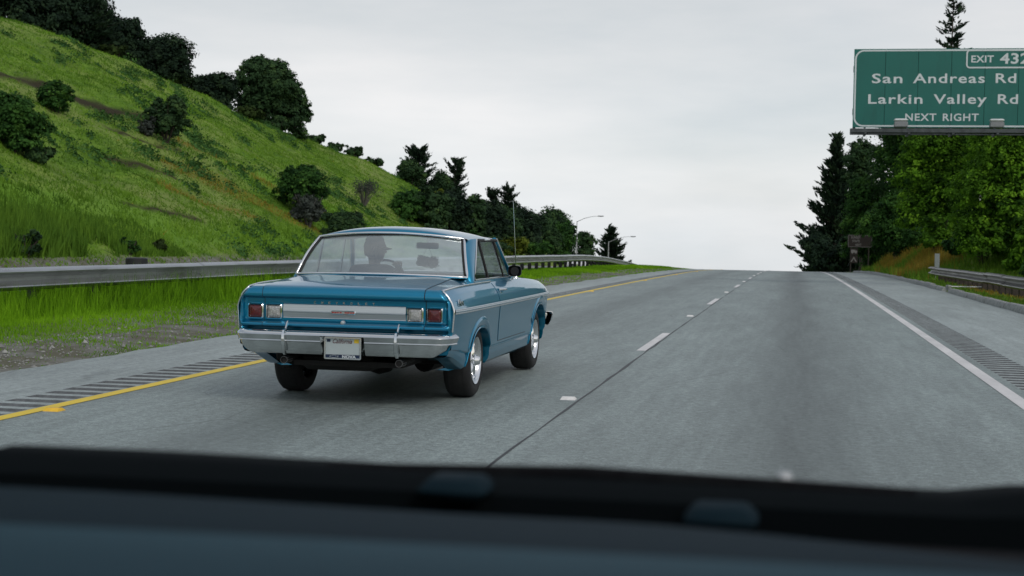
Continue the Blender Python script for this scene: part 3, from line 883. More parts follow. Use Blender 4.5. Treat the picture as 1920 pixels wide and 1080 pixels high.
# ---- right of the road
tree('spring_tree', 'bright green leafy tree in the middle under the exit sign', 'tree', 8.0, 84, 10.2, 5.4, 'leaf_bright', 101, 70000, 0.111, nb=14, trunk=.2, low=.0, clump=.26, lumps=[(-1.2, -1.2, 1.2, 1.4, 1.2, 1.2), (1.0, -1.4, 1.0, 1.4, 1.2, 1.1), (0, -1.6, 2.6, 1.3, 1.0, 1.1), (-1.6, -.8, 3.6, 1.3, 1.1, 1.1), (1.6, -1., 3.2, 1.3, 1.1, 1.1)])
tree('spring_tree', 'nearest bright green leafy tree behind the right guardrail', 'tree', 9.2, 65, 9.0, 5.4, 'leaf_bright', 102, 71400, 0.092, nb=16, trunk=.2, low=.0, clump=.24, lumps=[(-1.3, -1.2, 1.1, 1.3, 1.2, 1.1), (.9, -1.5, 1.0, 1.4, 1.2, 1.0), (-.2, -1.7, 2.4, 1.3, 1.0, 1.1), (-1.7, -.8, 3.0, 1.2, 1.1, 1.0), (1.6, -1., 2.8, 1.3, 1.1, 1.1)])
tree('leafy_tree', 'dark leafy tree left of the bright tree under the exit sign', 'tree', 8.2, 108, 12.4, 5.8, 'leaf_mid', 103, 25500, 0.148, nb=11, trunk=.28, low=.08)
tree('leafy_tree', 'mid green tree leaning over the bank beside the cypress', 'tree', 6.4, 97, 4.6, 4.0, 'leaf_mid', 104, 22100, 0.118, nb=9, trunk=.18, low=.05, sink=.2)
tree('leafy_tree', 'tall dark tree at the right edge behind the nearest tree', 'tree', 12.6, 77, 9.2, 6.8, 'leaf_mid', 105, 30600, 0.118, nb=11, trunk=.28, low=.02)
tree('leafy_tree', 'dark tree filling the gap behind the two bright trees', 'tree', 11.4, 101, 11.6, 8.4, 'leaf_mid', 106, 27200, 0.148, nb=11, trunk=.3, low=.0)
tree('leafy_tree', 'dark green tree on the bank between the cypress and the sign', 'tree', 5.9, 122, 8.2, 5.0, 'leaf_mid', 107, 18700, 0.148, nb=10, trunk=.25, low=.0, sink=.5)
tree('leafy_tree', 'dark tree filling the gap between the cypress side and the bright trees', 'tree', 8.4, 118, 11.5, 6.4, 'leaf_dark', 116, 15000, .16, nb=11, trunk=.28, low=.0)
tree('leafy_tree', 'pale edged tree peeping out under the sign corner', 'tree', 5.6, 127, 11.6, 3.6, 'leaf_dark', 108, 13600, 0.148, nb=10, trunk=.25, low=.4, sink=.5)
shrub('bank_bush', 'green bush on the bank below the mid green tree', 7.4, 92, 1.6, 2.6, 'leaf_mid', 109, 6800, 0.096)
shrub('bank_bush', 'bright bush at the foot of the nearest tree', 8.6, 74, 1.7, 2.4, 'leaf_bright', 110, 7650, 0.089)
shrub('bank_bush', 'dark bush low down behind the right guardrail', 9.2, 56, 1.5, 2.8, 'leaf_mid', 111, 7650, 0.081)
conifer('cypress_tree', 'tall ragged dark cypress right of the road at the crest', 5.3, 200, 19.0, 11.0, 'leaf_black', 112, base=.02, nbr=230, spray=.95, dens=46, up=.30, power=.92, ragged=.62, trunk=.5, sink=1)
tree('dark_tree', 'small dark tree at the left foot of the tall cypress', 'tree', 3.0, 196, 6.4, 4.4, 'leaf_black', 113, 10200, 0.252, low=.2, sink=.2)
conifer('cypress_tree', 'second dark cypress close behind the tall ragged one', 9.5, 205, 13.0, 8.0, 'leaf_black', 114, base=.03, nbr=220, spray=1.1, dens=34, up=.25, power=.65, sink=1, trunk=.4)
for i, (x, y, h_, w_, lb) in enumerate(((4.6, 186, 4.6, 6.0, 'dark undergrowth bush at the crest, leftmost under the tall cypress'), (7.6, 184, 6.0, 6.5, 'dark undergrowth bush in the middle under the tall cypress'),
        (8.6, 150, 5.2, 6.0, 'dark undergrowth bush behind the brown sign'), (6.6, 136, 4.6, 4.4, 'dark bush rising behind the brown sign post'))):
    shrub('undergrowth', lb, x, y, h_, w_, 'leaf_black', 130 + i, 5000, .3, group='undergrowth at the crest')
for i, (x, y, h_, w_, mt, lb) in enumerate(((8.1, 67, 2.8, 3.2, 'leaf_bright', 'bright bush spilling down left of the nearest tree'), (9.7, 60, 3.0, 3.2, 'leaf_bright', 'bright bush at the right edge behind the guardrail'), (7.2, 78, 2.2, 2.6, 'leaf_bright', 'green bush hiding the foot of the middle bright tree'), (8.0, 70, 2.0, 2.6, 'leaf_mid', 'mid green bush between the two bright trees'),
        (11.0, 66, 2.6, 3.2, 'leaf_mid', 'bush under the tall tree at the right edge'), (8.4, 100, 3.0, 3.6, 'leaf_mid', 'tall bush on the bank left of the middle bright tree'), (10.4, 60, 2.2, 2.6, 'leaf_dark', 'dark bush at the right edge under the nearest tree'))):
    shrub('bank_bush', lb, x, y, h_, w_, mt, 140 + i, 6000, .13)
conifer('fir_tree', 'tall thin fir with its tip above the exit sign', 11.0, 112, 17.8, 4.8, 'leaf_black', 115, base=.3, nbr=95, spray=.42, dens=30, up=.05, power=.62, ragged=.5, trunk=.18)

# ------------------------------------------------------------------ grass
def blades(name, X, Y, hgt, wid, mat, seed, tint, lean=.35):
    rs = np.random.RandomState(seed); N = len(X)
    Z = ground(X, Y) - .01
    th = rs.rand(N) * 6.283; dx, dy = np.cos(th), np.sin(th)
    ln = rs.randn(N) * lean; lt = rs.rand(N) * 6.283
    A = np.stack([X - dx * wid / 2, Y - dy * wid / 2, Z], 1); B_ = np.stack([X + dx * wid / 2, Y + dy * wid / 2, Z], 1)
    T_ = np.stack([X + np.cos(lt) * ln * hgt, Y + np.sin(lt) * ln * hgt, Z + hgt], 1)
    o = link(name, quick_mesh(name, np.stack([A, B_, T_], 1).reshape(-1, 3), 3, attrs={'tint': tint}), M[mat])
    o['kind'] = 'stuff'
    return o
rs = np.random.RandomState(7)
# median verge
N = 210000
Yv = 10 + 105 * rs.rand(N) ** 2.1
Xv = rs.uniform(-12.6, -7.0, N)
edge = -8.75 + fbm(Xv, Yv, .9, 4) * .45
keep = (Xv < edge) | ((rs.rand(N) < .10) & (Xv < -7.25)) | ((Xv > -7.45 + .12 * np.sin(Yv * 2)) & (fbm(Xv * 0, Yv, .55, 21) > .05) & (Xv < -7.12)) | ((fbm(Xv, Yv, 1.6, 22) > .62) & (rs.rand(N) < .5))
Xv, Yv = Xv[keep], Yv[keep]
tall = np.clip(.5 + .5 * fbm(Xv, Yv, .7, 8), .15, 1)
sc = np.clip(Yv / 18, .8, 3.2)
h = (.035 + .11 * rs.rand(len(Xv)) * tall ** 2 + .03 * tall + .46 * rs.rand(len(Xv)) * sstep(-9.6, -10.3, Xv) * sstep(46, 26, Yv)) * np.where(Xv > -8.9, .65, 1) * np.clip(sc, 1, 1.25)
o = blades('verge_grass', Xv, Yv, h, .012 * sc + .006, 'grass', 71, np.clip(.15 + .45 * tall + .25 * fbm(Xv, Yv * .4, 1.3, 81) + .15 * rs.randn(len(Xv)), 0, 1))
tag(o, 'bright green grass on the median verge beside the left guardrail', 'grass')
# right verge
N = 70000
Yv = 18 + 95 * rs.rand(N) ** 1.4; Xv = rs.uniform(4.92, 13, N)
dm = masks(Xv, Yv)[1]
h = (.10 + .30 * rs.rand(N)) * np.clip(Yv / 50, .7, 1.4) * np.where((Xv < 6.6) & (Yv < 64), .35, 1)
t = np.clip(.35 + .2 * rs.randn(N), 0, 1)
isd = (dm + .25 * rs.randn(N)) > .45
o = blades('bank_grass', Xv[~isd], Yv[~isd], h[~isd] , np.full((~isd).sum(), .045), 'grass_hill', 72, t[~isd])
tag(o, 'green grass on the bank right of the kerb', 'grass')
o = blades('dry_bank_grass', Xv[isd], Yv[isd], h[isd], np.full(isd.sum(), .045), 'grass_dry', 73, t[isd])
tag(o, 'orange dry grass on the bank right of the kerb', 'grass')
# hillside
N = 46000
Yc = rs.uniform(40, 165, N); Xc = -27.6 - 32 * rs.rand(N)
so_, dr_, lu_ = masks(Xc, Yc)
den = .5 + .5 * fbm(Xc * 1.0, Yc * .5, .35, 31)
kp = (so_ < .35) & (rs.rand(N) < np.clip(den + .25, .15, 1))
Xc, Yc, dr_, lu_, den = Xc[kp], Yc[kp], dr_[kp], lu_[kp], den[kp]
per = 6
Xb = np.repeat(Xc, per) + rs.randn(len(Xc) * per) * .17; Yb = np.repeat(Yc, per) + rs.randn(len(Xc) * per) * .25
tt = np.clip(np.repeat(.36 + .30 * fbm(Xc, Yc * .3, .22, 33) + .34 * fbm(Xc, Yc * .22, 1.1, 34) + .10 * rs.randn(len(Xc)) + .12 * lu_, per) + .08 * rs.randn(len(Xb)), 0, 1)
hb = np.repeat(rs.uniform(.10, .30, len(Xc)) * (.7 + .5 * lu_), per) * rs.uniform(.6, 1.2, len(Xb))
isd = np.repeat(dr_, per) + .3 * rs.randn(len(Xb)) > .85
o = blades('hillside_grass', Xb[~isd], Yb[~isd], hb[~isd], np.full((~isd).sum(), .075), 'grass_hill', 74, tt[~isd], .6)
tag(o, 'green grass covering the hillside left of the road', 'grass')
o = blades('dry_hillside_grass', Xb[isd], Yb[isd], hb[isd], np.full(isd.sum(), .075), 'grass_dry', 75, tt[isd], .6)
tag(o, 'orange dry patches in the hillside grass', 'grass')
# tall weeds at the hill foot, left
N = 9000
Xw = -28.2 - 3.0 * rs.rand(N) ** 1.5; Yw = rs.uniform(42, 66, N)
kp = fbm(Xw, Yw, .35, 41) > -.25; Xw, Yw = Xw[kp], Yw[kp]
o = blades('tall_weeds', Xw, Yw, rs.uniform(.35, 1.1, len(Xw)) * np.clip((66 - Yw) / 10, .3, 1), np.full(len(Xw), .09), 'grass_hill', 76, np.clip(.05 + .12 * rs.randn(len(Xw)), 0, 1), .25)
tag(o, 'tall dark weeds at the hill foot near the left edge', 'weeds')
# low leafy weeds dotted over the hill
L_c, L_n, L_s, L_t = [], [], [], []
for i in range(1500):
    yy = rs.uniform(46, 158); xx = -28.3 - 27 * rs.rand() ** 1.15
    if fbm(np.array([xx]), np.array([yy * .5]), .22, 51)[0] < .06: continue
    r_ = rs.uniform(.2, .62) * (1.25 if rs.rand() < .15 else 1); k = int(34 + 90 * r_)
    d_ = rs.randn(k, 3) * np.array([.55, .85, .32]) * r_; d_[:, 2] = np.abs(d_[:, 2]) + .05
    cc_ = d_ + np.array([xx, yy, 0]); cc_[:, 2] += ground(cc_[:, 0], cc_[:, 1])
    nr = d_ / r_ + rs.randn(k, 3) * .5 + np.array([0, 0, .5]); nr /= np.linalg.norm(nr, axis=1, keepdims=True)
    L_c.append(cc_); L_n.append(nr); L_s.append(rs.uniform(.06, .15, k)); L_t.append(np.clip(rs.uniform(.05, .75) + .12 * rs.randn(k), 0, 1))
o = link('hill_weeds', quick_mesh('hill_weeds', leaf_quads(np.concatenate(L_c), np.concatenate(L_n), np.concatenate(L_s), rs), 4, attrs={'tint': np.concatenate(L_t)}), M['weed'])
tag(o, 'low leafy weeds dotted over the hillside', 'weeds', kind='stuff')
# gravel between shoulder and grass
N = 9000
Yg = 9 + 60 * rs.rand(N) ** 1.9; Xg = rs.uniform(-8.95, -7.0, N)
kp = rs.rand(N) < np.clip(.55 + .6 * fbm(Xg, Yg, 1.1, 61), .1, 1); Xg, Yg = Xg[kp], Yg[kp]
r_ = rs.uniform(.006, .022, len(Xg)) * np.where(rs.rand(len(Xg)) < .05, 2.0, 1)
Zg = ground(Xg, Yg) + r_ * .3
base = np.array([(1, 0, 0), (0, 1, 0), (-1, 0, 0), (0, -1, 0), (0, 0, .75)], float)
tri = [(0, 1, 4), (1, 2, 4), (2, 3, 4), (3, 0, 4)]
jit = base[None] * r_[:, None, None] * rs.uniform(.6, 1.3, (len(Xg), 5, 1)) + np.stack([Xg, Yg, Zg], 1)[:, None]
P = np.stack([jit[:, list(t_)] for t_ in tri], 1).reshape(-1, 3)
o = link('gravel', quick_mesh('gravel', P, 3), M['gravel'])
tag(o, 'loose grey gravel between the left shoulder and the grass', 'gravel', kind='stuff')

# ------------------------------------------------------------------ overhead exit sign
n = NT('sign_green')
c = n.mix(n.noise(.8, 4, .6), (.002, .108, .088), (.004, .145, .118))
c = n.mix(n.math('MULTIPLY', n.rmp(n.noise(2.2, 5, .7, n.co((1, 1, .25))), (.5, 0.), (.75, 1.)), .35), c, (.003, .065, .055))
n.set(Base_Color=c, Roughness=.42); M['sign_green'] = n.m
n = NT('sign_white')
n.set(Base_Color=n.mix(n.noise(5, 4), (.55, .60, .62), (.68, .72, .74)), Roughness=.5); M['sign_white'] = n.m
M['sign_steel'] = simple('sign_frame_steel', (.07, .08, .085), .6, .3, var=.3, scale=6)
M['lamp_grey'] = simple('luminaire_grey', (.22, .23, .24), .45, .1)
M['lamp_pale'] = simple('luminaire_pale_lid', (.62, .64, .65), .4)
SW, SHt = 6.22, 2.75
sg = empty('exit_sign', (1.93, 53.5, 5.42), R(.0), label='large green overhead exit sign with white lettering, top right', cat='sign')
edges = [0, 1.085, 2.2, 3.32, 4.44, 5.56, SW]
for a, b_ in zip(edges[:-1], edges[1:]):
    MB().box(a + .006, b_ - .006, 0, .05, 0, SHt, .004).build('panel', M['sign_green'], sg, smooth=0)
def rr_path(x0, x1, z0, z1, r, corners=(1, 1, 1, 1), n_=8):
    """rounded rectangle outline; corners order bl br tr tl"""
    out = []
    for (cx, cz, a0, use) in ((x0, z0, 180, corners[0]), (x1, z0, 270, corners[1]), (x1, z1, 0, corners[2]), (x0, z1, 90, corners[3])):
        rr = r if use else .001
        ccx = cx + rr if cx == x0 else cx - rr; ccz = cz + rr if cz == z0 else cz - rr
        for k in range(n_ + 1):
            a = R(a0 + 90 * k / n_); out.append((ccx + rr * math.cos(a), ccz + rr * math.sin(a)))
    return out
def ring(name, x0, x1, z0, z1, r, w, mat, parent, y, d=.003, corners=(1, 1, 1, 1)):
    A = rr_path(x0, x1, z0, z1, r, corners); B_ = rr_path(x0 + w, x1 - w, z0 + w, z1 - w, max(.002, r - w), corners)
    b = MB()
    rows = [[(p[0], y, p[1]) for p in A], [(p[0], y - d, p[1]) for p in A], [(p[0], y - d, p[1]) for p in B_], [(p[0], y, p[1]) for p in B_]]
    b.grid(rows, close_u=True, flip=True)
    return b.build(name, mat, parent, smooth=40)
ring('border', .035, SW - .035, .03, SHt - .03, .32, .055, M['sign_white'], sg, -.001)
ring('exit_panel_border', 3.80, SW - .05, 2.06, SHt - .045, .13, .05, M['sign_white'], sg, -.006, .004)
for w_, sz, x_, x2_, z_, bd in (('San', .465, .63, 1.67, 1.56, .007), ('Andreas', .465, 2.03, 4.44, 1.56, .007), ('Rd', .465, 4.80, 5.48, 1.56, .007),
                            ('Larkin', .465, .52, 2.37, .84, .007), ('Valley', .465, 2.74, 4.52, .84, .007), ('Rd', .465, 4.89, 5.56, .84, .007),
                            ('NEXT', .355, 1.80, 2.85, .245, .006), ('RIGHT', .355, 3.07, 4.27, .245, .006)):
    text('legend', w_, sz, M['sign_white'], sg, (x_, -.004, z_), width=x2_ - x_, bold=bd, spacing=1.12)
text('legend', 'EXIT', .33, M['sign_white'], sg, (3.97, -.004, 2.27), width=.75, bold=.007, spacing=1.05)
text('legend', '432', .50, M['sign_white'], sg, (4.92, -.004, 2.225), width=.98, bold=.011, spacing=1.05)
# walkway under the panel with brackets, stringers and two lights
b = MB(); b.box(-.08, SW + .6, -.95, -.87, -.24, -.10, .01); b.box(-.08, SW + .6, -.50, -.43, -.24, -.12, .01); b.box(-.08, SW + .6, -.06, .04, -.26, -.04, .01)
b.build('walkway_beam', M['sign_steel'], sg, smooth=30)
b = MB()
for k in range(14): b.box(-.06 + k * .49, .40 + k * .49, -.86, -.51, -.135, -.115)
b.build('walkway_grating', M['sign_steel'], sg, smooth=0)
for k in range(5):
    x = .42 + 1.46 * k
    b = MB(); b.tube([(x, -.93, -.16), (x, .05, -.02)], .035, 6); b.box(x - .04, x + .04, -.98, .30, -.30, -.24, .008); b.tube([(x, .05, -.27), (x + .12, -.85, -.24)], .025, 6)
    b.build('bracket', M['sign_steel'], sg, smooth=40)
for x in (1.60, 4.77):
    b = MB(); b.box(x - .23, x + .23, -1.02, -.72, -.06, .14, .03)
    o = b.build('luminaire', M['lamp_grey'], sg, smooth=30)
    b = MB(); b.box(x - .235, x + .235, -1.03, -.70, .143, .235, .04); b.build('lid', M['lamp_pale'], o, smooth=30)
for x in (.06, 1.085, 2.2, 3.32, 4.44, 5.56, SW - .06):
    MB().box(x - .05, x + .05, .055, .15, -.05, SHt - .05, .01).build('stiffener', M['sign_steel'], sg, smooth=30)
b = MB(); b.box(-.0, SW + .9, .16, .36, .45, .70, .02); b.box(0, SW + .9, .16, .36, 1.95, 2.2, .02); b.build('mast_arm', M['sign_steel'], sg, smooth=30)
b = MB(); b.lathe([(-5.9, .30), (-5.85, .30), (2.9, .22), (2.95, .05)], 18, 'z', (SW + .95, .26, 0)); b.build('mast', M['lamppost'], sg, smooth=40)

# ------------------------------------------------------------------ brown recreation sign
n = NT('sign_brown'); n.set(Base_Color=n.mix(n.noise(4, 4), (.018, .011, .009), (.032, .020, .015)), Roughness=.6); M['sign_brown'] = n.m
M['sign_dull'] = simple('sign_dull_white', (.27, .25, .24), .6)
bx, by = 4.95, 118.0
bs = empty('brown_sign', (bx, by, gz(bx, by)), label='brown recreation sign with camping symbols in front of the cypress', cat='sign')
zb = 1.90
MB().box(-.80, 1.05, 0, .03, zb + .02, zb + .98, .01).build('panel', M['sign_brown'], bs, smooth=0)
ring('border', -.78, 1.03, zb + .04, zb + .96, .08, .022, M['sign_dull'], bs, -.001)
text('legend', 'SUNSET', .25, M['sign_dull'], bs, (-.56, -.003, zb + .70), width=.72, bold=.004)
text('legend', 'STATE', .25, M['sign_dull'], bs, (-.46, -.003, zb + .42), width=.55, bold=.004)
text('legend', 'NEXT', .25, M['sign_dull'], bs, (-.22, -.003, zb + .12), width=.45, bold=.004)
for z, kind in ((zb - .62, 'camper'), (zb - 1.22, 'tent')):
    p = MB().box(-.62, -.02, 0, .03, z, z + .56, .008).build('symbol_panel', M['sign_brown'], bs, smooth=0)
    b = MB()
    if kind == 'camper':
        b.box(-.54, -.22, -.006, -.001, z + .22, z + .44); b.box(-.21, -.08, -.006, -.001, z + .22, z + .38)
        for cx in (-.44, -.17): b.lathe([(-.007, .001), (-.007, .055), (-.001, .055)], 12, 'y', (cx, 0, z + .19))
    else:
        b.add([(-.56, -.005, z + .10), (-.47, -.005, z + .10), (-.32, -.005, z + .36), (-.17, -.005, z + .10), (-.08, -.005, z + .10), (-.32, -.005, z + .50)], [(0, 1, 2, 5), (2, 3, 4, 5)])
    b.build('symbol', M['sign_dull'], p, smooth=0)
for x in (-.55, .8):
    MB().box(x - .045, x + .045, .032, .12, -.3, zb + .9, .008).build('post', M['woodpost'], bs, smooth=30)

# ------------------------------------------------------------------ small roadside things
M['delin_white'] = simple('delineator_white', (.70, .71, .71), .45)
M['dark_plastic'] = simple('dark_plastic', (.015, .016, .018), .5)
def delineator(x, y, h, w, label, band=True, mat='delin_white'):
    r_ = empty('delineator_post', (x, y, gz(x, y)), label=label, cat='marker post')
    b = MB(); b.grid([[(w * math.sin(t), .02 * math.cos(t) - .02, z) for t in np.linspace(-.8, .8, 7)] for z in (-.2, h - .02, h)]); b.grid([[(w * math.sin(t), .02 * math.cos(t) - .012, z) for t in np.linspace(-.8, .8, 7)] for z in (-.2, h - .02, h)], flip=True)
    b.build('post', M[mat], r_, smooth=50)
    if band: MB().box(-w * .6, w * .6, -.012, -.006, h - .22, h - .08).build('reflector', M['dark_plastic'], r_, smooth=0)
delineator(6.1, 66.0, 1.05, .14, 'white plastic marker post standing at the end of the right guardrail', False)
delineator(-12.2, 41.5, 1.02, .07, 'small pale marker post behind the left guardrail')
# fallen marker by the broken kerb
r_ = empty('fallen_marker_post', (5.0, 47.6, gz(5.0, 47.6)), R(-70), label='broken white marker post lying across the gap in the kerb', cat='marker post')
MB().box(-.07, .07, -.2, 1.0, .10, .13, .01).build('post', M['delin_white'], r_, smooth=30)
MB().box(-.10, .10, -.32, -.2, .0, .16, .02).build('foot', M['concrete'], r_, smooth=30)
# dark drum behind the rail
r_ = empty('roadside_drum', (-12.3, 26.3, gz(-12.3, 26.3)), label='dark drum just showing above the left guardrail', cat='drum')
b = MB(); b.lathe([(0, .02), (0, .20), (.3, .21), (.32, .19), (.55, .19), (.57, .21), (.80, .21), (.82, .19), (.82, .01)], 20, 'z'); b.build('body', M['dark_plastic'], r_, smooth=40)
# utility box at the right edge
r_ = empty('utility_box', (8.6, 56.0, gz(8.6, 56)), label='small pale utility box at the right edge behind the guardrail', cat='utility box')
MB().box(-.22, .22, -.15, .15, -.05, .62, .03).build('housing', M['lamp_pale'], r_, smooth=30)
MB().box(-.25, .25, -.18, .18, .62, .68, .02).build('lid', M['lamp_grey'], r_, smooth=30)

def street_lamp(x, y, top, arm, label):
    g0 = gz(x, y); h = top - g0
    r_ = empty('street_lamp', (x, y, g0), label=label, cat='street lamp', group='street lamps beyond the left guardrail')
    b = MB(); b.tube([(0, 0, -.2), (0, 0, h * .5), (0, 0, h)], [.11, .09, .06], 10); b.build('pole', M['lamppost'], r_, smooth=50)
    pts = [(0, 0, h - .1), (arm * .35, 0, h + arm * .13), (arm * .7, 0, h + arm * .22), (arm, 0, h + arm * .24)]
    MB().tube(pts, [.045, .04, .032, .028], 8).build('arm', M['lamppost'], r_, smooth=50)
    b = MB(); b.box(arm - .1, arm + .75, -.15, .15, h + arm * .24 - .06, h + arm * .24 + .08, .05); o = b.build('lamp_head', M['lamp_grey'], r_, smooth=40)
    MB().lathe([(0, .0), (-.02, .08), (0, .13)], 12, 'z', (arm + .35, 0, h + arm * .24 - .065)).build('lens', M['lamp_pale'], o, smooth=40)
street_lamp(-29.9, 205, 3.80, 3.0, 'street lamp nearer the car, taller of the two on the left')
street_lamp(-29.1, 235, .95, 3.6, 'street lamp in front of the small cypress, shorter of the two')

# ------------------------------------------------------------------ white car on the far carriageway
M['far_white'] = simple('far_car_paint', (.75, .76, .77), .25)
M['far_glass'] = simple('far_car_glass', (.02, .025, .03), .08)
M['tyre'] = simple('tyre_rubber', (.012, .012, .013), .8, var=.3, scale=30)
fx, fy = -23.3, 160.0
fc = empty('white_car', (fx, fy, -float(drop(fy)) - .012), label='white car on the far carriageway, roof showing over the guardrail', cat='car')
b = MB()
secs = [(-2.1, .55, .62, .25), (-2.0, .75, .80, .22), (-1.2, .86, .88, .2), (1.0, .87, .90, .2), (1.9, .8, .72, .22), (2.15, .6, .58, .28)]
b.grid([[(-w, y, zb_), (-w * 1.02, y, (zb_ + zt) / 2), (-w * .96, y, zt), (0, y, zt + .04), (w * .96, y, zt), (w * 1.02, y, (zb_ + zt) / 2), (w, y, zb_)] for y, w, zt, zb_ in secs])
b.build('body', M['far_white'], fc, smooth=40)
b = MB(); b.grid([[(-w, y, .86), (-w * .86, y, zt - .04), (0, y, zt), (w * .86, y, zt - .04), (w, y, .86)] for y, w, zt in ((-1.6, .78, .90), (-.9, .78, 1.36), (.2, .78, 1.38), (1.1, .8, .90))]); b.build('cabin', M['far_glass'], fc, smooth=30)
b = MB(); b.grid([[(-.66, y, z - .02), (0, y, z + .025), (.66, y, z - .02)] for y, z in ((-.95, 1.365), (-.3, 1.395), (.25, 1.385))]); b.build('roof', M['far_white'], fc, smooth=40)
for sx in (-1, 1):
    for y in (-1.3, 1.35):
        MB().lathe([(-.1, .02), (-.1, .3), (-.06, .33), (.06, .33), (.1, .3), (.1, .02)], 18, 'x', (sx * .78, y, .33)).build('wheel', M['tyre'], fc, smooth=40)

# ------------------------------------------------------------------ front of the following car (where the camera sits)
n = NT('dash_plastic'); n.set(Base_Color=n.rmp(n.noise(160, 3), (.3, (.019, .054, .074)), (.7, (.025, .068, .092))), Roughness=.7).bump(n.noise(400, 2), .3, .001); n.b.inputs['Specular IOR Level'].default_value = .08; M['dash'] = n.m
n = NT('dash_shaded'); n.set(Base_Color=n.rmp(n.noise(160, 3), (.3, (.004, .013, .020)), (.7, (.006, .018, .028))), Roughness=.75).bump(n.noise(400, 2), .3, .001); n.b.inputs['Specular IOR Level'].default_value = .05; M['dash_shaded'] = n.m
n = NT('hood_black'); n.set(Base_Color=(.0022, .004, .005), Roughness=.8); M['hood'] = n.m; n.b.inputs['Specular IOR Level'].default_value = .05
n = NT('cowl_black'); n.set(Base_Color=n.rmp(n.noise(60, 2), (.3, (.002, .002, .003)), (.7, (.005, .006, .007))), Roughness=.8); n.b.inputs['Specular IOR Level'].default_value = .1; M['cowl'] = n.m
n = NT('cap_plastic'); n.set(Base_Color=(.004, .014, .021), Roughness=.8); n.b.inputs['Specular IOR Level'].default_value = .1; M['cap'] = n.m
M['chrome_dot'] = simple('nozzle_metal', (.40, .42, .43), .4, .4)
fo = empty('following_car', (.1, 1.0, 0), label='dark dashboard and bonnet edge of the car the photo is taken from', cat='car')
def fw(b, name, mat, parent=fo, smooth=50):
    b.v = [(x - .1, y - 1.0, z) for x, y, z in b.v]
    return b.build(name, mat, parent, smooth)
XS = np.linspace(-.82, 1.02, 31)
def bow(x): return -.10 * ((x - .1) / .9) ** 2         # plan curve of the screen base
def hoodz(x): return .007 + .012 * sstep(.15, .26, x) + .008 * sstep(-.2, -.8, x)
prof = [(2.95, .40), (2.95, .62), (2.85, .74), (2.5, .86), (2.1, .955), (1.8, 1.018), (1.6, 1.058), (1.5, 1.0745), (1.44, 1.0755), (1.41, 1.068), (1.405, 1.03)]
b = MB(); b.grid([[(x, y + bow(x) * (1 if y > 2.0 else .45), z + float(hoodz(x)) * (1 if 1.42 < y < 1.9 else .4)) for x in XS] for y, z in prof], flip=False); fw(b, 'bonnet', M['hood'])
b = MB(); b.grid([[(x, y + bow(x) * .45, z) for x in XS] for y, z in ((1.42, 1.0), (1.40, 1.045), (1.30, 1.058), (1.22, 1.05), (1.19, .98))], flip=False); fw(b, 'cowl', M['cowl'])
# wiper resting along the screen base
b = MB(); b.tube([(-.465, 1.445, 1.081), (-.2, 1.47, 1.083), (.12, 1.46, 1.078)], [.007, .010, .010], 8); b.box(-.47, .13, 1.447, 1.458, 1.062, 1.080)
fw(b, 'wiper_blade', M['cowl'])
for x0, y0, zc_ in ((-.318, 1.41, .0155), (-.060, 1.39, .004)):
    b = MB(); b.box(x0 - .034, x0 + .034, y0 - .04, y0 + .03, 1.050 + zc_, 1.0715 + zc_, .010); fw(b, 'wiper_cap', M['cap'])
b = MB(); b.lathe([(1.078, .009), (1.088, .009), (1.092, .006), (1.093, .0005)], 14, 'z', (-.004, 1.50, 0)); fw(b, 'washer_nozzle', M['chrome_dot'])
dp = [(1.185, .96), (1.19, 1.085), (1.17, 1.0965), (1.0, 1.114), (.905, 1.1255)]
b = MB(); b.grid([[(x, y + bow(x) * .4, z + float(.007 * sstep(-.2, -.7, x) - .018 * sstep(-.15, .3, x)) * (1 if y > 1.1 else .3 if y > .95 else 0)) for x in XS] for y, z in dp], flip=False); fw(b, 'shaded_dash_strip', M['dash_shaded'])  # front strip of the dash top, its shade put into a darker colour
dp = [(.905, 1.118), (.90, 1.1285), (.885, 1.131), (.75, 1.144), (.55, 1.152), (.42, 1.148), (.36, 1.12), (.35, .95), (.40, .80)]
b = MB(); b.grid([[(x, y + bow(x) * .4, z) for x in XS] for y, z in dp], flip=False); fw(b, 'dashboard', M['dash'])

# unseen cabin around the camera, added to shade the dashboard: roof, doors, rear
b = MB(); b.box(-.60, .80, -1.6, .50, 1.52, 1.56, .015); fw(b, 'cabin_roof', M['hood'])
for x0_, x1_ in ((-.86, -.80), (1.0, 1.06)):
    b = MB(); b.box(x0_, x1_, -1.5, .95, .45, 1.08, .02); fw(b, 'cabin_door', M['hood'])
b = MB(); b.box(-.80, 1.0, -1.66, -1.6, .45, 1.54, .02); fw(b, 'cabin_rear', M['hood'])
for sx_ in (-1, 1):
    b = MB(); b.tube([(.1 + sx_ * .87, 1.12, 1.06), (.1 + sx_ * .70, .50, 1.53)], .035, 8); fw(b, 'screen_pillar', M['hood'])

# ------------------------------------------------------------------ the blue coupe
n = NT('blue_paint')
fl = n.noise(900, 1)
n.set(Base_Color=n.rmp(fl, (.35, (.001, .190, .330)), (.65, (.002, .240, .405))), Metallic=.88, Roughness=.36, Coat_Weight=.85, Coat_Roughness=.03)
n.bump(n.noise(3.0, 2), .02, .02)
M['paint'] = n.m
n = NT('chrome'); n.set(Base_Color=(.78, .79, .80), Metallic=1.0, Roughness=n.rmp(n.noise(8, 3), (.3, .06), (.7, .14))); M['chrome'] = n.m
n = NT('dull_steel'); n.set(Base_Color=(.20, .20, .20), Metallic=.8, Roughness=.4); M['steel'] = n.m
n = NT('bumper_chrome'); n.set(Base_Color=n.rmp(n.noise(6, 3), (.3, (.62, .64, .645)), (.7, (.70, .72, .725))), Metallic=1.0, Roughness=n.rmp(n.noise(8, 3), (.3, .08), (.7, .17))); M['bchrome'] = n.m
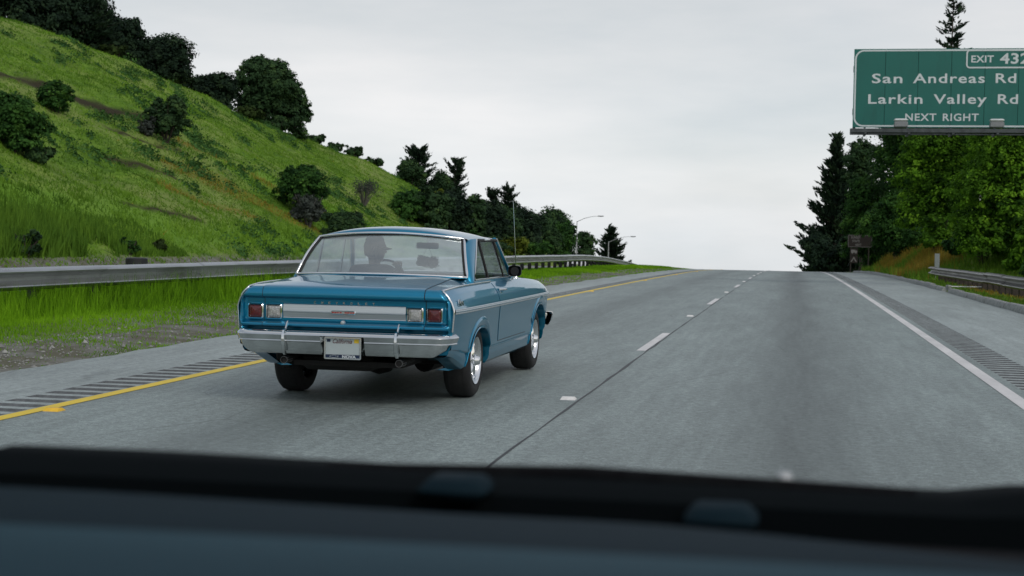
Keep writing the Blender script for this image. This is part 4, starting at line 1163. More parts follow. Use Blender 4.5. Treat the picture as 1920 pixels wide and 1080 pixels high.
n = NT('brushed_trim'); n.set(Base_Color=n.rmp(n.noise(40, 3, .6, n.co((.05, 1, 4))), (.3, (.50, .54, .56)), (.7, (.62, .66, .68))), Metallic=.85, Roughness=.33); M['trim'] = n.m
n = NT('rubber_black'); n.set(Base_Color=(.008, .008, .009), Roughness=.6); M['gasket'] = n.m
n = NT('underbody'); n.set(Base_Color=n.rmp(n.noise(12, 3), (.3, (.006, .006, .006)), (.7, (.018, .017, .016))), Roughness=.85); M['under'] = n.m
n = NT('red_lens'); v = n.voro(110)
n.set(Base_Color=n.rmp(v, (.2, (.16, .008, .012)), (.5, (.075, .004, .007))), Roughness=.18, Coat_Weight=.6).bump(v, .4, .003); M['red'] = n.m
n = NT('clear_lens'); v = n.voro(75)
n.set(Base_Color=n.rmp(v, (.1, (.62, .63, .62)), (.5, (.36, .36, .35))), Roughness=.12, Metallic=.25, Coat_Weight=.6).bump(v, .6, .004); M['clear'] = n.m
n = NT('interior_vinyl'); n.set(Base_Color=n.rmp(n.noise(30, 3), (.3, (.03, .07, .085)), (.7, (.045, .095, .11))), Roughness=.5); M['vinyl'] = n.m
n = NT('headliner'); n.set(Base_Color=(.22, .27, .28), Roughness=.9); M['headliner'] = n.m
def glassmat(name, tint, refl, haze, through=0):
    n = NT(name); n.n.remove(n.b)
    tr = n.n.new('ShaderNodeBsdfTransparent'); tr.inputs[0].default_value = (*tint, 1)
    gl = n.n.new('ShaderNodeBsdfGlossy'); gl.inputs['Roughness'].default_value = .015; gl.inputs[0].default_value = (.95, 1, 1, 1)
    df = n.n.new('ShaderNodeBsdfDiffuse'); df.inputs[0].default_value = (.55, .62, .64, 1)
    if through:                                    # dust film that scatters light forward; on the left panes painted brightness
        df = n.n.new('ShaderNodeBsdfTranslucent'); df.inputs[0].default_value = (.86, .92, .92, 1)
    fr = n.n.new('ShaderNodeFresnel'); fr.inputs[0].default_value = 1.5
    ad = n.math('ADD', fr.outputs[0], refl, clamp=True)
    m1 = n.n.new('ShaderNodeMixShader'); n.L(ad, m1.inputs[0]); n.L(tr.outputs[0], m1.inputs[1]); n.L(gl.outputs[0], m1.inputs[2])
    m2 = n.n.new('ShaderNodeMixShader')
    dust = n.rmp(n.noise(2.5, 5, .65), (.25, haze * .6), (.75, haze * 1.4)); n.L(dust, m2.inputs[0])
    n.L(m1.outputs[0], m2.inputs[1]); n.L(df.outputs[0], m2.inputs[2]); n.L(m2.outputs[0], n.out.inputs[0])
    return n.m
M['glass_rear'] = glassmat('rear_window_glass', (.82, .89, .88), .24, .10)
M['glass_side'] = glassmat('side_window_glass', (.55, .62, .60), .03, .015)
M['glass_front'] = glassmat('windscreen_glass', (.88, .95, .95), .0, .42, 1)
M['glass_left'] = glassmat('left_window_glass', (.80, .88, .87), .0, .30, 1)  # same glass as the right side, pale haze painted in for the bright view

CX, CY = -3.395, 11.945
car = empty('blue_coupe', (CX, CY, -float(drop(CY))), label='vintage metallic blue two-door coupe driving in the left lane, seen from behind', cat='car')

def hermite(x, xk, yk):
    xk = np.asarray(xk, float); yk = np.asarray(yk, float); x = np.clip(x, xk[0], xk[-1])
    d = np.gradient(yk, xk)
    i = np.clip(np.searchsorted(xk, x) - 1, 0, len(xk) - 2); h = xk[i + 1] - xk[i]; t = (x - xk[i]) / h
    return (2 * t ** 3 - 3 * t ** 2 + 1) * yk[i] + (t ** 3 - 2 * t ** 2 + t) * h * d[i] + (-2 * t ** 3 + 3 * t ** 2) * yk[i + 1] + (t ** 3 - t ** 2) * h * d[i + 1]

# half cross-section, bottom to shoulder: (x, z)
SEC = [(.70, .245), (.805, .250), (.835, .275), (.850, .33), (.853, .385), (.872, .405), (.874, .45), (.878, .55), (.886, .66), (.892, .735), (.893, .755), (.888, .785), (.872, .835), (.842, .888), (.812, .922), (.797, .938), (.780, .945)]
SECT = np.cumsum([0] + [math.dist(a, b) for a, b in zip(SEC[:-1], SEC[1:])]); SECT /= SECT[-1]
TD = np.unique(np.concatenate([SECT, np.linspace(0, 1, 40)]))
SX0 = np.interp(TD, SECT, [p[0] for p in SEC]); SZ0 = np.interp(TD, SECT, [p[1] for p in SEC])
YK = [-1.0, -.75, -.4, 0, .6, 1.2, 1.75, 2.3, 2.8, 3.15, 3.4, 3.52]
WK = [.972, .988, .997, 1.0, 1.0, 1.0, 1.0, 1.0, .995, .985, .965, .94]
SK = [.918, .932, .940, .944, .946, .946, .944, .932, .912, .893, .872, .855]      # shoulder height
def arch(y):
    z = 0.0
    for c, hl, top, zc in ((-.03, .425, .585, .20), (2.80, .44, .665, .22)):
        d = abs(y - c) / hl
        if d < 1: z = max(z, zc + (top - zc) * (1 - d ** 2.4) ** (1 / 2.4))
    return z
def section(y):
    w = float(hermite(y, YK, WK)); s_ = float(hermite(y, YK, SK))
    X = SX0 * w; Z = SZ0.copy()
    up = Z > .755; Z[up] = .755 + (Z[up] - .755) * (s_ - .755) / (.945 - .755)
    # underside sweeps up behind the rear wheel
    if y < -.3:
        k = float(sstep(-.3, -1.0, y)); lo = .245 + .155 * k
        m_ = Z < .5; Z[m_] = lo + (Z[m_] - .245) * (.5 - lo) / (.5 - .245)
    if y > 3.2:
        k = float(sstep(3.2, 3.52, y)); lo = .245 + .15 * k
        m_ = Z < .5; Z[m_] = lo + (Z[m_] - .245) * (.5 - lo) / (.5 - .245)
    a = arch(y)
    if a > 0:
        xa = np.interp(a, Z, X)
        X = np.where(Z < a, xa, X); Z = np.maximum(Z, a)
    return X, Z
def side_x(y, z):
    X, Z = section(y); return float(np.interp(z, Z, X))
ya = []
for c, hl in ((-.03, .425), (2.80, .44)):
    t = np.linspace(0, math.pi, 33); ya += list(c - hl * np.cos(t)); ya += [c - hl - 1e-3, c + hl + 1e-3]
YS = np.unique(np.concatenate([np.linspace(-1.0, 3.52, 70), ya]))
def mirror_grid(b, P, flip=False):
    P = np.asarray(P, float); b.grid(P, flip=flip); Q = P.copy(); Q[..., 0] *= -1; b.grid(Q, flip=not flip)
rows = []
for y in YS:
    X, Z = section(y); rows.append([(x, y, z) for x, z in zip(X, Z)])
b = MB(); mirror_grid(b, rows, flip=True)
# arch returns (turned-in lip)
for c, hl, top, zc in ((-.03, .425, .585, .20), (2.80, .44, .665, .22)):
    rws = []
    for t in np.linspace(.02, math.pi - .02, 41):
        y = c - hl * math.cos(t); a = arch(y)
        if a <= .255: continue
        x = side_x(y, a + 1e-4); rws.append([(x + .006, y, a + .012), (x + .010, y, a + .002), (x + .004, y, a - .006), (x - .09, y, a - .002)])
    mirror_grid(b, rws)
    # pressed brow above the arch
    brow = []
    for t in np.linspace(.10 * math.pi if c < 1 else .16 * math.pi, math.pi * (.80 if c < 1 else .84), 37):
        y = c - (hl + .06) * math.cos(t); z = zc + (top - zc + .055) * math.sin(t) ** .75
        f = math.sin(min(1, max(0, (t / math.pi - .10) / .7)) * math.pi) ** .5
        x = side_x(y, z + .02) if arch(y) < z else .88
        brow.append([(side_x(y, z + .035) + .001, y, z + .035), (side_x(y, z + .02) + .014 * f, y, z + .018), (side_x(y, z) + .016 * f, y, z), (side_x(y, max(z - .035, arch(y))) + .002, y, max(z - .035, arch(y) + .004))])
    mirror_grid(b, brow)
# deck and hood: height of the top skin
def deckz(y, x):
    s_ = float(hermite(y, YK, SK)); w = .78 * float(hermite(y, YK, WK))
    cr = np.interp(y, [-1.0, -.8, -.3, .05, 1.6, 1.8, 2.4, 3.3, 3.52], [.006, .022, .045, .052, .035, .038, .050, .045, .03])
    q = min(1, abs(x) / w)
    ridge = .0
    return s_ + cr * (1 - q ** (2.6 + 5 * float(sstep(-.7, -.15, y)) * float(sstep(1.5, .5, y)))) + ridge
SN = np.linspace(-1, 1, 33)
def top_rows(y0, y1, nn):
    out = []
    for y in np.linspace(y0, y1, nn):
        w = .78 * float(hermite(y, YK, WK)); out.append([(s_ * w, y, deckz(y, s_ * w)) for s_ in SN])
    return out
b.grid(top_rows(-1.0, .16, 22)); b.grid(top_rows(1.66, 3.52, 30))
# rear face
FR = [(-1.0, .0, 'top'), (-1.022, -.006, 'top'), (-1.038, -.020, 'top'), (-1.047, -.042, 'top'), (-1.050, .852, 0), (-1.047, .842, 0), (-1.012, .832, 1), (-.992, .824, 1), (-.988, .805, 1), (-.992, .66, 1), (-1.004, .648, 1),
      (-1.046, .634, .4), (-1.050, .625, 0), (-1.046, .614, 0), (-1.010, .600, .5), (-.992, .57, .5), (-.995, .50, 0), (-.985, .42, 0), (-.96, .40, 0)]
SF = np.unique(np.concatenate([np.linspace(-1, 1, 41), [-.995, .995, -.985, .985, -.97, .97, -.955, .955, -.94, .94, -.925, .925, -.91, .91]]))
XR, ZR = section(-1.0)
def face_pt(s_, r_):
    y, z, m_ = r_
    zz = z if m_ != 'top' else .918 + z
    w = float(np.interp(min(zz, .945), ZR, XR))
    if m_ == 'top': w = float(np.interp(min(.918 + z, .945), ZR, XR)); w = w if z < -.01 else XR[-1] * (1 if z == 0 else 1.008)
    x = s_ * w
    if m_ == 'top': zz = deckz(-1.0, x) + z
    bowd = -.018 * (1 - s_ * s_)
    yy = y
    if m_ not in ('top', 0):
        k = float(sstep(.805, .835, abs(x))); lip = -1.047
        yy = y + (lip - y) * k * (1 if m_ == 1 else m_)
    e = float(sstep(.955, 1.0, abs(s_)))                         # rounded fender corner
    yy = yy + (-1.0 - yy) * e ** 1.5 * (1 if yy < -1.0 else 0)
    return (x, yy + bowd * (1 - e), zz)
b.grid([[face_pt(s_, r_) for s_ in SF] for r_ in FR], flip=True)
# nose
b.grid([[(s_ * .74, 3.52 + .02 * (1 - s_ * s_), deckz(3.52, s_ * .74) * q + .40 * (1 - q)) for s_ in SN] for q in (1, .6, .2, 0)])
body = b.build('body', M['paint'], car, smooth=38)

def rear_y(x, z):
    rr_ = [(r_[1] if r_[2] != 'top' else .918 + r_[1], r_) for r_ in FR]
    rr_.sort(key=lambda q: q[0]); zs = [q[0] for q in rr_]
    w = float(np.interp(z, ZR, XR)); ysv = [face_pt(max(-1, min(1, x / w)), q[1])[1] for q in rr_]
    return float(np.interp(z, zs, ysv))

# floor, wheel wells, tub
b = MB(); b.box(-.70, .70, .44, 2.34, .24, .27); b.box(-.44, .44, -.9, .44, .30, .34); b.box(-.44, .44, 2.34, 3.4, .26, .30); b.box(-.74, .74, -.96, -.46, .40, .43); b.build('floor_pan', M['under'], car, smooth=0)
for c, top in ((-.03, .66), (2.80, .72)):
    for sx in (-1, 1):
        b = MB()
        rws = [[(sx * x, c - .46 * math.cos(t), .40 + (top - .40) * math.sin(t)) for x in (.42, .845)] for t in np.linspace(0, math.pi, 25)]
        b.grid(rws); b.box(*sorted((sx * .42, sx * .40)), c - .44, c + .44, .40, top - .02)
        b.build('wheel_well', M['under'], car, smooth=50)
b = MB(); b.tube([(-.68, 0, .31), (.68, 0, .31)], .045, 12); b.lathe([(-.14, .05), (-.10, .12), (0, .15), (.10, .12), (.14, .05)], 16, 'x', (0, 0, .31)); b.lathe([(-.14, .02), (-.1, .09), (.02, .10)], 16, 'y', (0, -.02, .31)); b.build('rear_axle', M['under'], car, smooth=40)
b = MB(); b.box(-.42, .18, -.80, -.36, .255, .40, .04); b.build('fuel_tank', M['under'], car, smooth=30)
b = MB()
for sx in (-1, 1): b.tube([(sx * .46, -1.06, .352), (sx * .46, -.7, .36), (sx * .38, -.45, .36), (sx * .30, .4, .25), (sx * .28, 1.6, .24)], .030, 10)
b.lathe([(0, .02), (0, .09), (.5, .09), (.5, .02)], 16, 'y', (.30, .35, .25)); b.lathe([(0, .02), (0, .09), (.5, .09), (.5, .02)], 16, 'y', (-.30, .35, .25))
b.build('exhaust_pipe', M['under'], car, smooth=40)
for sx in (-1, 1):
    b = MB(); b.lathe([(-1.075, .024), (-1.080, .026), (-1.080, .028), (-1.06, .029), (-.95, .029)], 22, 'y', (sx * .46, 0, .352)); o = b.build('exhaust_tip', M['steel'], car, smooth=40)
    MB().lathe([(-1.066, .0005), (-1.066, .0245)], 16, 'y', (sx * .46, 0, .352)).build('pipe_mouth', M['under'], o, smooth=0)
MB().box(-.72, -.66, -.36, -.33, .21, .42, .008).build('splash_flap', M['under'], car, smooth=20)

# doors: skins standing slightly proud, with dark shut lines round them
def side_patch(name, y0, y1, z0, z1, off, mat, sx, ny=24, nz=16, parent=car, slant=0, rim=.012):
    def pt(y, z, o_): return (sx * (side_x(y, z) + o_), y, z)
    rws = []
    Zs = np.linspace(z0, z1, nz); Ys = np.linspace(y0, y1, ny)
    g = [[pt(y + slant * (z - z0), z, off) for y in Ys] for z in Zs]
    b = MB(); b.grid(g)
    ringp = [(y, z0) for y in Ys] + [(y1, z) for z in Zs[1:]] + [(y, z1) for y in Ys[::-1][1:]] + [(y0, z) for z in Zs[::-1][1:-1]]
    b.grid([[pt(y + slant * (z - z0), z, off) for y, z in ringp], [pt(y + slant * (z - z0), z, -rim) for y, z in ringp]], close_u=True)
    return b.build(name, mat, parent, smooth=40)
for sx in (1, -1):
    side_patch('shut_line', .672, 2.008, .425, .928, .0012, M['gasket'], sx)
    d = side_patch('door', .679, 2.0, .432, .930, .004, M['paint'], sx)
    # handle: bar on two posts with lock below
    b = MB(); xh = side_x(.85, .862) + .004
    b.tube([(sx * xh, .76, .872), (sx * (xh + .034), .79, .874), (sx * (xh + .038), .87, .872), (sx * (xh + .030), .95, .868), (sx * xh, .97, .866)], [.010, .011, .010, .009, .008], 8)
    b.lathe([(0, .017), (.012, .017), (.014, .001)], 12, 'x', (sx * xh if sx > 0 else sx * xh - .012, .80, .835))
    b.build('handle', M['chrome'], d, smooth=50)
    # sill moulding line
    b = MB(); b.grid([[(sx * (side_x(y, .395) + dx), y, z) for dx, z in ((.001, .402), (.006, .397), (.006, .388), (.001, .384))] for y in np.linspace(.42, 2.32, 24)]); b.build('sill_moulding', M['paint'], car, smooth=30)
    # side moulding: three ribs of bright metal
    b = MB()
    ys_ = np.linspace(-.99, 3.35, 60)
    pr = [(.001, .772), (.006, .771), (.009, .766), (.006, .761), (.008, .757), (.011, .751), (.008, .746), (.006, .742), (.008, .738), (.005, .733), (.001, .732)]
    b.grid([[(sx * (side_x(y, z) + .003 + dx), y, z) for dx, z in pr] for y in ys_]); b.build('side_moulding', M['trim'], car, smooth=30)
    b = MB(); b.grid([[(sx * (side_x(y, z) + .0135), y, z) for z in (.7475, .7545)] for y in ys_]); b.build('moulding_inlay', M['paint'], car, smooth=0)
    # bright strip along the rear quarter top and down the tail edge
    pts = [(sx * (.797 * float(hermite(y, YK, WK)) + .004), y, float(hermite(y, YK, SK)) * 1.0 - .004) for y in np.linspace(.66, -.985, 26)]
    down = []
    for z in np.linspace(.905, .60, 16):
        down.append((sx * (float(np.interp(z, ZR, XR)) + .001), -1.008, z))
    b = MB(); b.tube(pts + down, .0085, 8); b.build('quarter_moulding', M['chrome'], car, smooth=60)
    # script on the rear quarter
    text('script', 'Nova', .075, M['chrome'], car, (sx * (side_x(-.80, .80) + .004), -.86 if sx > 0 else -.68, .792), rot=(math.pi / 2 - R(10), 0, sx * math.pi / 2), shear=.35, bold=.0012, width=.17, extrude=.003)

# boot lid skin with shut line
def deck_patch(off, m_, mat, name, parent=car):
    XE = .645 - m_
    b = MB()
    top = [[(s_ * XE, y, deckz(y, s_ * XE) + off) for s_ in np.linspace(-1, 1, 25)] for y in np.linspace(-.16 - m_, -1.0, 16)]
    fr = []
    for r_ in FR[1:15]:
        row = []
        for s_ in np.linspace(-1, 1, 25):
            w = float(np.interp(min(r_[1] if r_[2] != 'top' else .918 + r_[1], .945), ZR, XR)); p = face_pt(s_ * XE / w, r_)
            row.append((s_ * XE, p[1] - off, p[2]))
        fr.append(row)
    G = top + fr; b.grid(G)
    for k in (0, -1): b.grid([[row[k] for row in G], [(row[k][0], row[k][1] + (off + .01 if i >= len(top) else 0), row[k][2] - (off + .01 if i < len(top) else 0)) for i, row in enumerate(G)]])
    b.grid([G[0], [(p[0], p[1], p[2] - off - .01) for p in G[0]]])
    return b.build(name, mat, parent, smooth=38)
deck_patch(.0012, -.006, M['gasket'], 'boot_shut_line')
boot = deck_patch(.004, 0, M['paint'], 'boot_lid')
# crease panel line ahead of the boot lid
b = MB(); b.tube([(x, -.10, deckz(-.10, x) + .001) for x in np.linspace(-.60, .60, 21)], .005, 6); b.build('deck_bead', M['paint'], car, smooth=60)

# ---- tail lamps
def lamp(x0, x1, z0, z1, lens, name, lensname, skew=0):
    yb = min(rear_y(x0, (z0 + z1) / 2), rear_y(x1, (z0 + z1) / 2)) - .004
    A = rr_path(x0, x1, z0, z1, .018); w = .009
    B_ = rr_path(x0 + w, x1 - w, z0 + w, z1 - w, .012); C_ = rr_path(x0 + w + .003, x1 - w - .003, z0 + w + .003, z1 - w - .003, .010)
    b = MB(); b.grid([[(p[0], yb + .03, p[1]) for p in A], [(p[0], yb - .012, p[1]) for p in A], [(p[0], yb - .020, p[1]) for p in B_], [(p[0], yb - .004, p[1]) for p in C_]], close_u=True, flip=True)
    o = b.build(name, M['chrome'], car, smooth=40)
    b = MB(); cx, cz = (x0 + x1) / 2, (z0 + z1) / 2
    rws = []
    for k, dy in ((1, -.004), (.85, -.014), (.5, -.018), (.02, -.019)):
        rws.append([(cx + (p[0] - cx) * k, yb + dy, cz + (p[1] - cz) * k) for p in C_])
    b.grid(rws, close_u=True, flip=True); b.build(lensname, lens, o, smooth=50)
for sx in (1, -1):
    lamp(*sorted((sx * .655, sx * .785)), .662, .782, M['red'], 'tail_lamp', 'red_lens')
    lamp(*sorted((sx * .500, sx * .632)), .662, .782, M['clear'], 'reversing_lamp', 'clear_lens')
# ---- bright panel between the lamps
b = MB(); rows = []
for x in np.linspace(-.492, .492, 25):
    y = rear_y(x, .73) - .004
    rows.append([(x, y + .012, .786), (x, y - .004, .785), (x, y - .008, .780), (x, y - .012, .732), (x, y - .019, .729), (x, y - .019, .725), (x, y - .012, .722), (x, y - .002, .681), (x, y - .005, .676), (x, y + .012, .673)])
b.grid(rows)
panel = b.build('tail_panel', M['trim'], car, smooth=25)
yb = rear_y(0, .73) - .022
A = rr_path(-.098, .098, .713, .742, .013)
b = MB(); b.grid([[(p[0], yb + .012, p[1]) for p in A], [(p[0], yb - .006, p[1]) for p in A], [(p[0] * .96, yb - .010, .7275 + (p[1] - .7275) * .75) for p in A], [(p[0] * .02, yb - .010, .7275) for p in A]], close_u=True, flip=True)
em = b.build('badge', M['chrome'], panel, smooth=40)
n = NT('badge_red'); n.set(Base_Color=(.35, .03, .03), Roughness=.3); M['badge_red'] = n.m
for k in range(9):
    if k == 4: continue
    x = -.082 + k * .0205
    MB().box(x - .008, x + .008, yb - .0125, yb - .0095, .7225, .7325).build('badge_inlay', M['badge_red'], em, smooth=0)
b = MB(); b.lathe([(-.012, .001), (-.012, .008), (-.010, .016), (0, .02), (.01, .02)], 18, 'y', (0, rear_y(0, .645) - .012, .648)); b.build('boot_lock', M['trim'], car, smooth=40)
# letters across the lid
for i, ch in enumerate('CHEVROLET'):
    x = -.236 + i * .059
    text('letter', ch, .026, M['chrome'], boot, (x, rear_y(x, .80) - .009, .790), width=.017, bold=.0006, extrude=.002, align='CENTER')

# ---- bumper
prof = [(-.02, .586), (.020, .586), (.036, .583), (.064, .560), (.068, .552), (.064, .544), (.050, .512), (.054, .506), (.053, .502), (.046, .497), (.030, .455), (.014, .420), (.000, .405), (-.02, .402)]
path = []
for t in np.linspace(-1, 1, 61):
    a = abs(t)
    if a < .86:
        x = t / .86 * .745; y = -1.075 - .022 * (1 - (x / .745) ** 2); nx, ny = .03 * t, -1
    else:
        q = (a - .86) / .14; th = q * R(82); x = math.copysign(.745 + .075 * math.sin(th) + .004 * q, t); y = -1.075 + .075 * (1 - math.cos(th)) + .20 * max(0, q - .45)
        nx, ny = math.copysign(math.sin(th), t), -math.cos(th)
    path.append((x, y, 0, nx, ny))
rows = []
for (px, py, pz, nx, ny) in path:
    a = abs(px); k = 1 - .28 * float(sstep(.71, .83, a)); rows.append([(px + nx * d_, py + ny * d_, .582 + (z - .582) * k if z < .5 else z) for d_, z in prof])
# number plate recess in the middle
rows = [[(x, y + (.045 if (abs(x - .03) < .165 and z < .545 and z > .41) else 0), z) for x, y, z in r_] for r_ in rows]
b = MB(); b.grid(rows); bumper = b.build('rear_bumper', M['bchrome'], car, smooth=32)
for sx in (1, -1):
    b = MB(); x = sx * .447 + .006; y0 = -1.135
    b.grid([[(x + w_ * c_, y0 + dy + d_ * s_, z) for c_, s_ in ((-1, .6), (-1, 0), (-.55, -.8), (.55, -.8), (1, 0), (1, .6))] for z, w_, d_, dy in ((.655, .002, .003, .075), (.645, .008, .010, .070), (.600, .011, .014, .045), (.588, .014, .018, -.004), (.56, .018, .022, -.014), (.50, .019, .022, -.016), (.43, .018, .020, -.006), (.395, .012, .012, .02))])
    b.build('bumper_guard', M['bchrome'], bumper, smooth=40)
    # turn-in slots on the bumper ends
# ---- number plate
n = NT('plate_white'); n.set(Base_Color=n.mix(n.noise(20, 3), (.40, .46, .47), (.47, .53, .54)), Roughness=.45); M['plate'] = n.m
M['plate_blue'] = simple('plate_blue', (.006, .02, .06), .5)
M['plate_script'] = simple('plate_script', (.09, .02, .025), .5)
M['plate_sticker'] = simple('plate_sticker', (.72, .50, .03), .5)
yp = -1.128; x0, x1, z0, z1 = -.110, .168, .383, .537
pl = empty('number_plate', (0, 0, 0)); pl.parent = car
bpy.data.objects.remove(pl)
pl = MB().box(x0, x1, yp, yp + .006, z0, z1).build('number_plate', M['plate'], car, smooth=0)
ring('plate_frame', x0 - .008, x1 + .008, z0 - .008, z1 + .008, .012, .011, M['chrome'], pl, yp, .006)
MB().box(x0 - .002, x1 + .002, yp - .005, yp - .001, z0 - .002, z0 + .028).build('frame_band', M['plate_blue'], pl, smooth=0)
text('frame_lettering', 'NOVA', .030, M['sign_white'], pl, (.026, yp - .0055, z0 + .003), width=.110, bold=.0012, extrude=.0005)
bt = [(-.105, .008), (-.082, .008), (-.084, .003), (-.058, .003), (-.060, .008), (-.037, .008), (-.033, .020), (-.056, .020), (-.054, .025), (-.080, .025), (-.078, .020), (-.101, .020)]
b = MB(); bt = [(p[0] + .03, p[1]) for p in bt]; cxb = -.039; czb = .014
b.grid([[(p[0], yp - .0056, z0 + p[1]) for p in bt], [(cxb + (p[0] - cxb) * .86, yp - .0056, z0 + czb + (p[1] - czb) * .72) for p in bt]], close_u=True, flip=True); b.build('frame_emblem', M['trim'], pl, smooth=0)
text('plate_lettering', 'California', .050, M['plate_script'], pl, (-.052, yp - .0005, z1 - .040), width=.155, shear=.4, bold=.0006, extrude=.0005)
MB().box(x1 - .050, x1 - .012, yp - .001, yp, z1 - .036, z1 - .006).build('sticker', M['plate_sticker'], pl, smooth=0)
MB().box(x0 + .012, x0 + .040, yp - .001, yp, z1 - .030, z1 - .008).build('sticker', M['plate_blue'], pl, smooth=0)

# ---- greenhouse
def rg(s_, t):      # rear glass surface, t 0 bottom .. 1 top
    bx_, by_, bz_ = .742 * s_, -.115 + .135 * s_ * s_, 1.000 - .018 * s_ * s_
    tx_, ty_, tz_ = .640 * s_, .200 + .135 * s_ * s_, 1.343 - .042 * s_ * s_
    bulge = .035 * math.sin(math.pi * t)
    return Vector((bx_ + (tx_ - bx_) * t, by_ + (ty_ - by_) * t - bulge * .8, bz_ + (tz_ - bz_) * t + bulge * .5))
SG = np.linspace(-1, 1, 29); TG = np.linspace(0, 1, 13)
b = MB(); b.grid([[rg(s_, t) for s_ in SG] for t in TG]); rearw = b.build('rear_window', M['glass_rear'], car, smooth=80)
loop = [rg(s_, 0) for s_ in SG] + [rg(1, t) for t in TG[1:]] + [rg(s_, 1) for s_ in SG[::-1][1:]] + [rg(-1, t) for t in TG[::-1][1:]]
off = Vector((0, -.012, .008))
b = MB(); b.tube([p + off for p in loop] + [loop[0] + off, loop[1] + off], .0115, 8, cap=False); b.build('window_surround', M['chrome'], rearw, smooth=60)
cen = rg(0, .5)
b = MB(); b.tube([p + (cen - p) * .028 + off * .5 for p in loop] + [loop[0] + (cen - loop[0]) * .028 + off * .5], .0095, 8, cap=False); b.build('window_seal', M['gasket'], rearw, smooth=60)
# cowl panel below the glass joining the deck
def cowlpt(s_, q):
    g_ = rg(s_, 0); x0_, y0_ = g_.x * 1.045, g_.y - .16
    d_ = Vector((x0_, y0_, deckz(y0_, x0_) + .0015)); e_ = g_ + Vector((0, -.004, -.002))
    p_ = d_.lerp(e_, q); p_.z = d_.z + (e_.z - d_.z) * (q * q * .6 + q * .4); return p_
b = MB(); b.grid([[cowlpt(s_, q) for s_ in SG] for q in np.linspace(0, 1, 7)])
for sx in (-1, 1): b.grid([[cowlpt(sx, q) + Vector((sx * k * .030, .02 * k, -.012 * k - .02 * k * q)) for q in np.linspace(0, 1, 7)] for k in (0, .5, 1)])
b.build('rear_cowl', M['paint'], car, smooth=60)

def ws(s_, t):      # windscreen
    bx_, by_, bz_ = .765 * s_, 1.93 - .22 * s_ * s_, .985 - .005 * s_ * s_
    tx_, ty_, tz_ = .660 * s_, 1.47 - .10 * s_ * s_, 1.345 - .035 * s_ * s_
    return Vector((bx_ + (tx_ - bx_) * t, by_ + (ty_ - by_) * t + .02 * math.sin(math.pi * t), bz_ + (tz_ - bz_) * t))
b = MB(); b.grid([[ws(s_, t) for s_ in SG] for t in TG]); wsg = b.build('windscreen', M['glass_front'], car, smooth=80)
loop = [ws(s_, 0) for s_ in SG] + [ws(1, t) for t in TG[1:]] + [ws(s_, 1) for s_ in SG[::-1][1:]] + [ws(-1, t) for t in TG[::-1][1:]]
b = MB(); b.tube(loop + [loop[0]], .012, 8, cap=False); b.build('window_surround', M['chrome'], wsg, smooth=60)

# roof skin: from rear header to front header, drip rail at the sides
def roof(s_, q):
    a = abs(s_)
    yr = .188 + .135 * s_ * s_; yf = 1.478 - .10 * s_ * s_
    y = yr + (yf - yr) * q
    hw = .640 + .062 * math.sin(math.pi * min(1, .14 + q * .86) * .5) ** .8 if q < .5 else .702 - .042 * float(sstep(.6, 1., q))
    x = s_ * hw
    zr, zf = 1.352 - .042 * s_ * s_, 1.352 - .036 * s_ * s_
    base = zr + (zf - zr) * q
    crown = .052 * (1 - a ** 3.2) * math.sin(math.pi * min(1, max(0, q)) ** .72) ** .42
    return Vector((x, y, base + crown + .006 * (1 - a)))
QS = np.array([0, .008, .02, .04, .07, .11, .17, .25, .35, .45, .55, .65, .75, .84, .91, .96, .985, 1]); SR = np.unique(np.concatenate([np.linspace(-1, 1, 33), [-.985, .985, -.965, .965]]))
b = MB(); b.grid([[roof(s_, q) for s_ in SR] for q in QS])
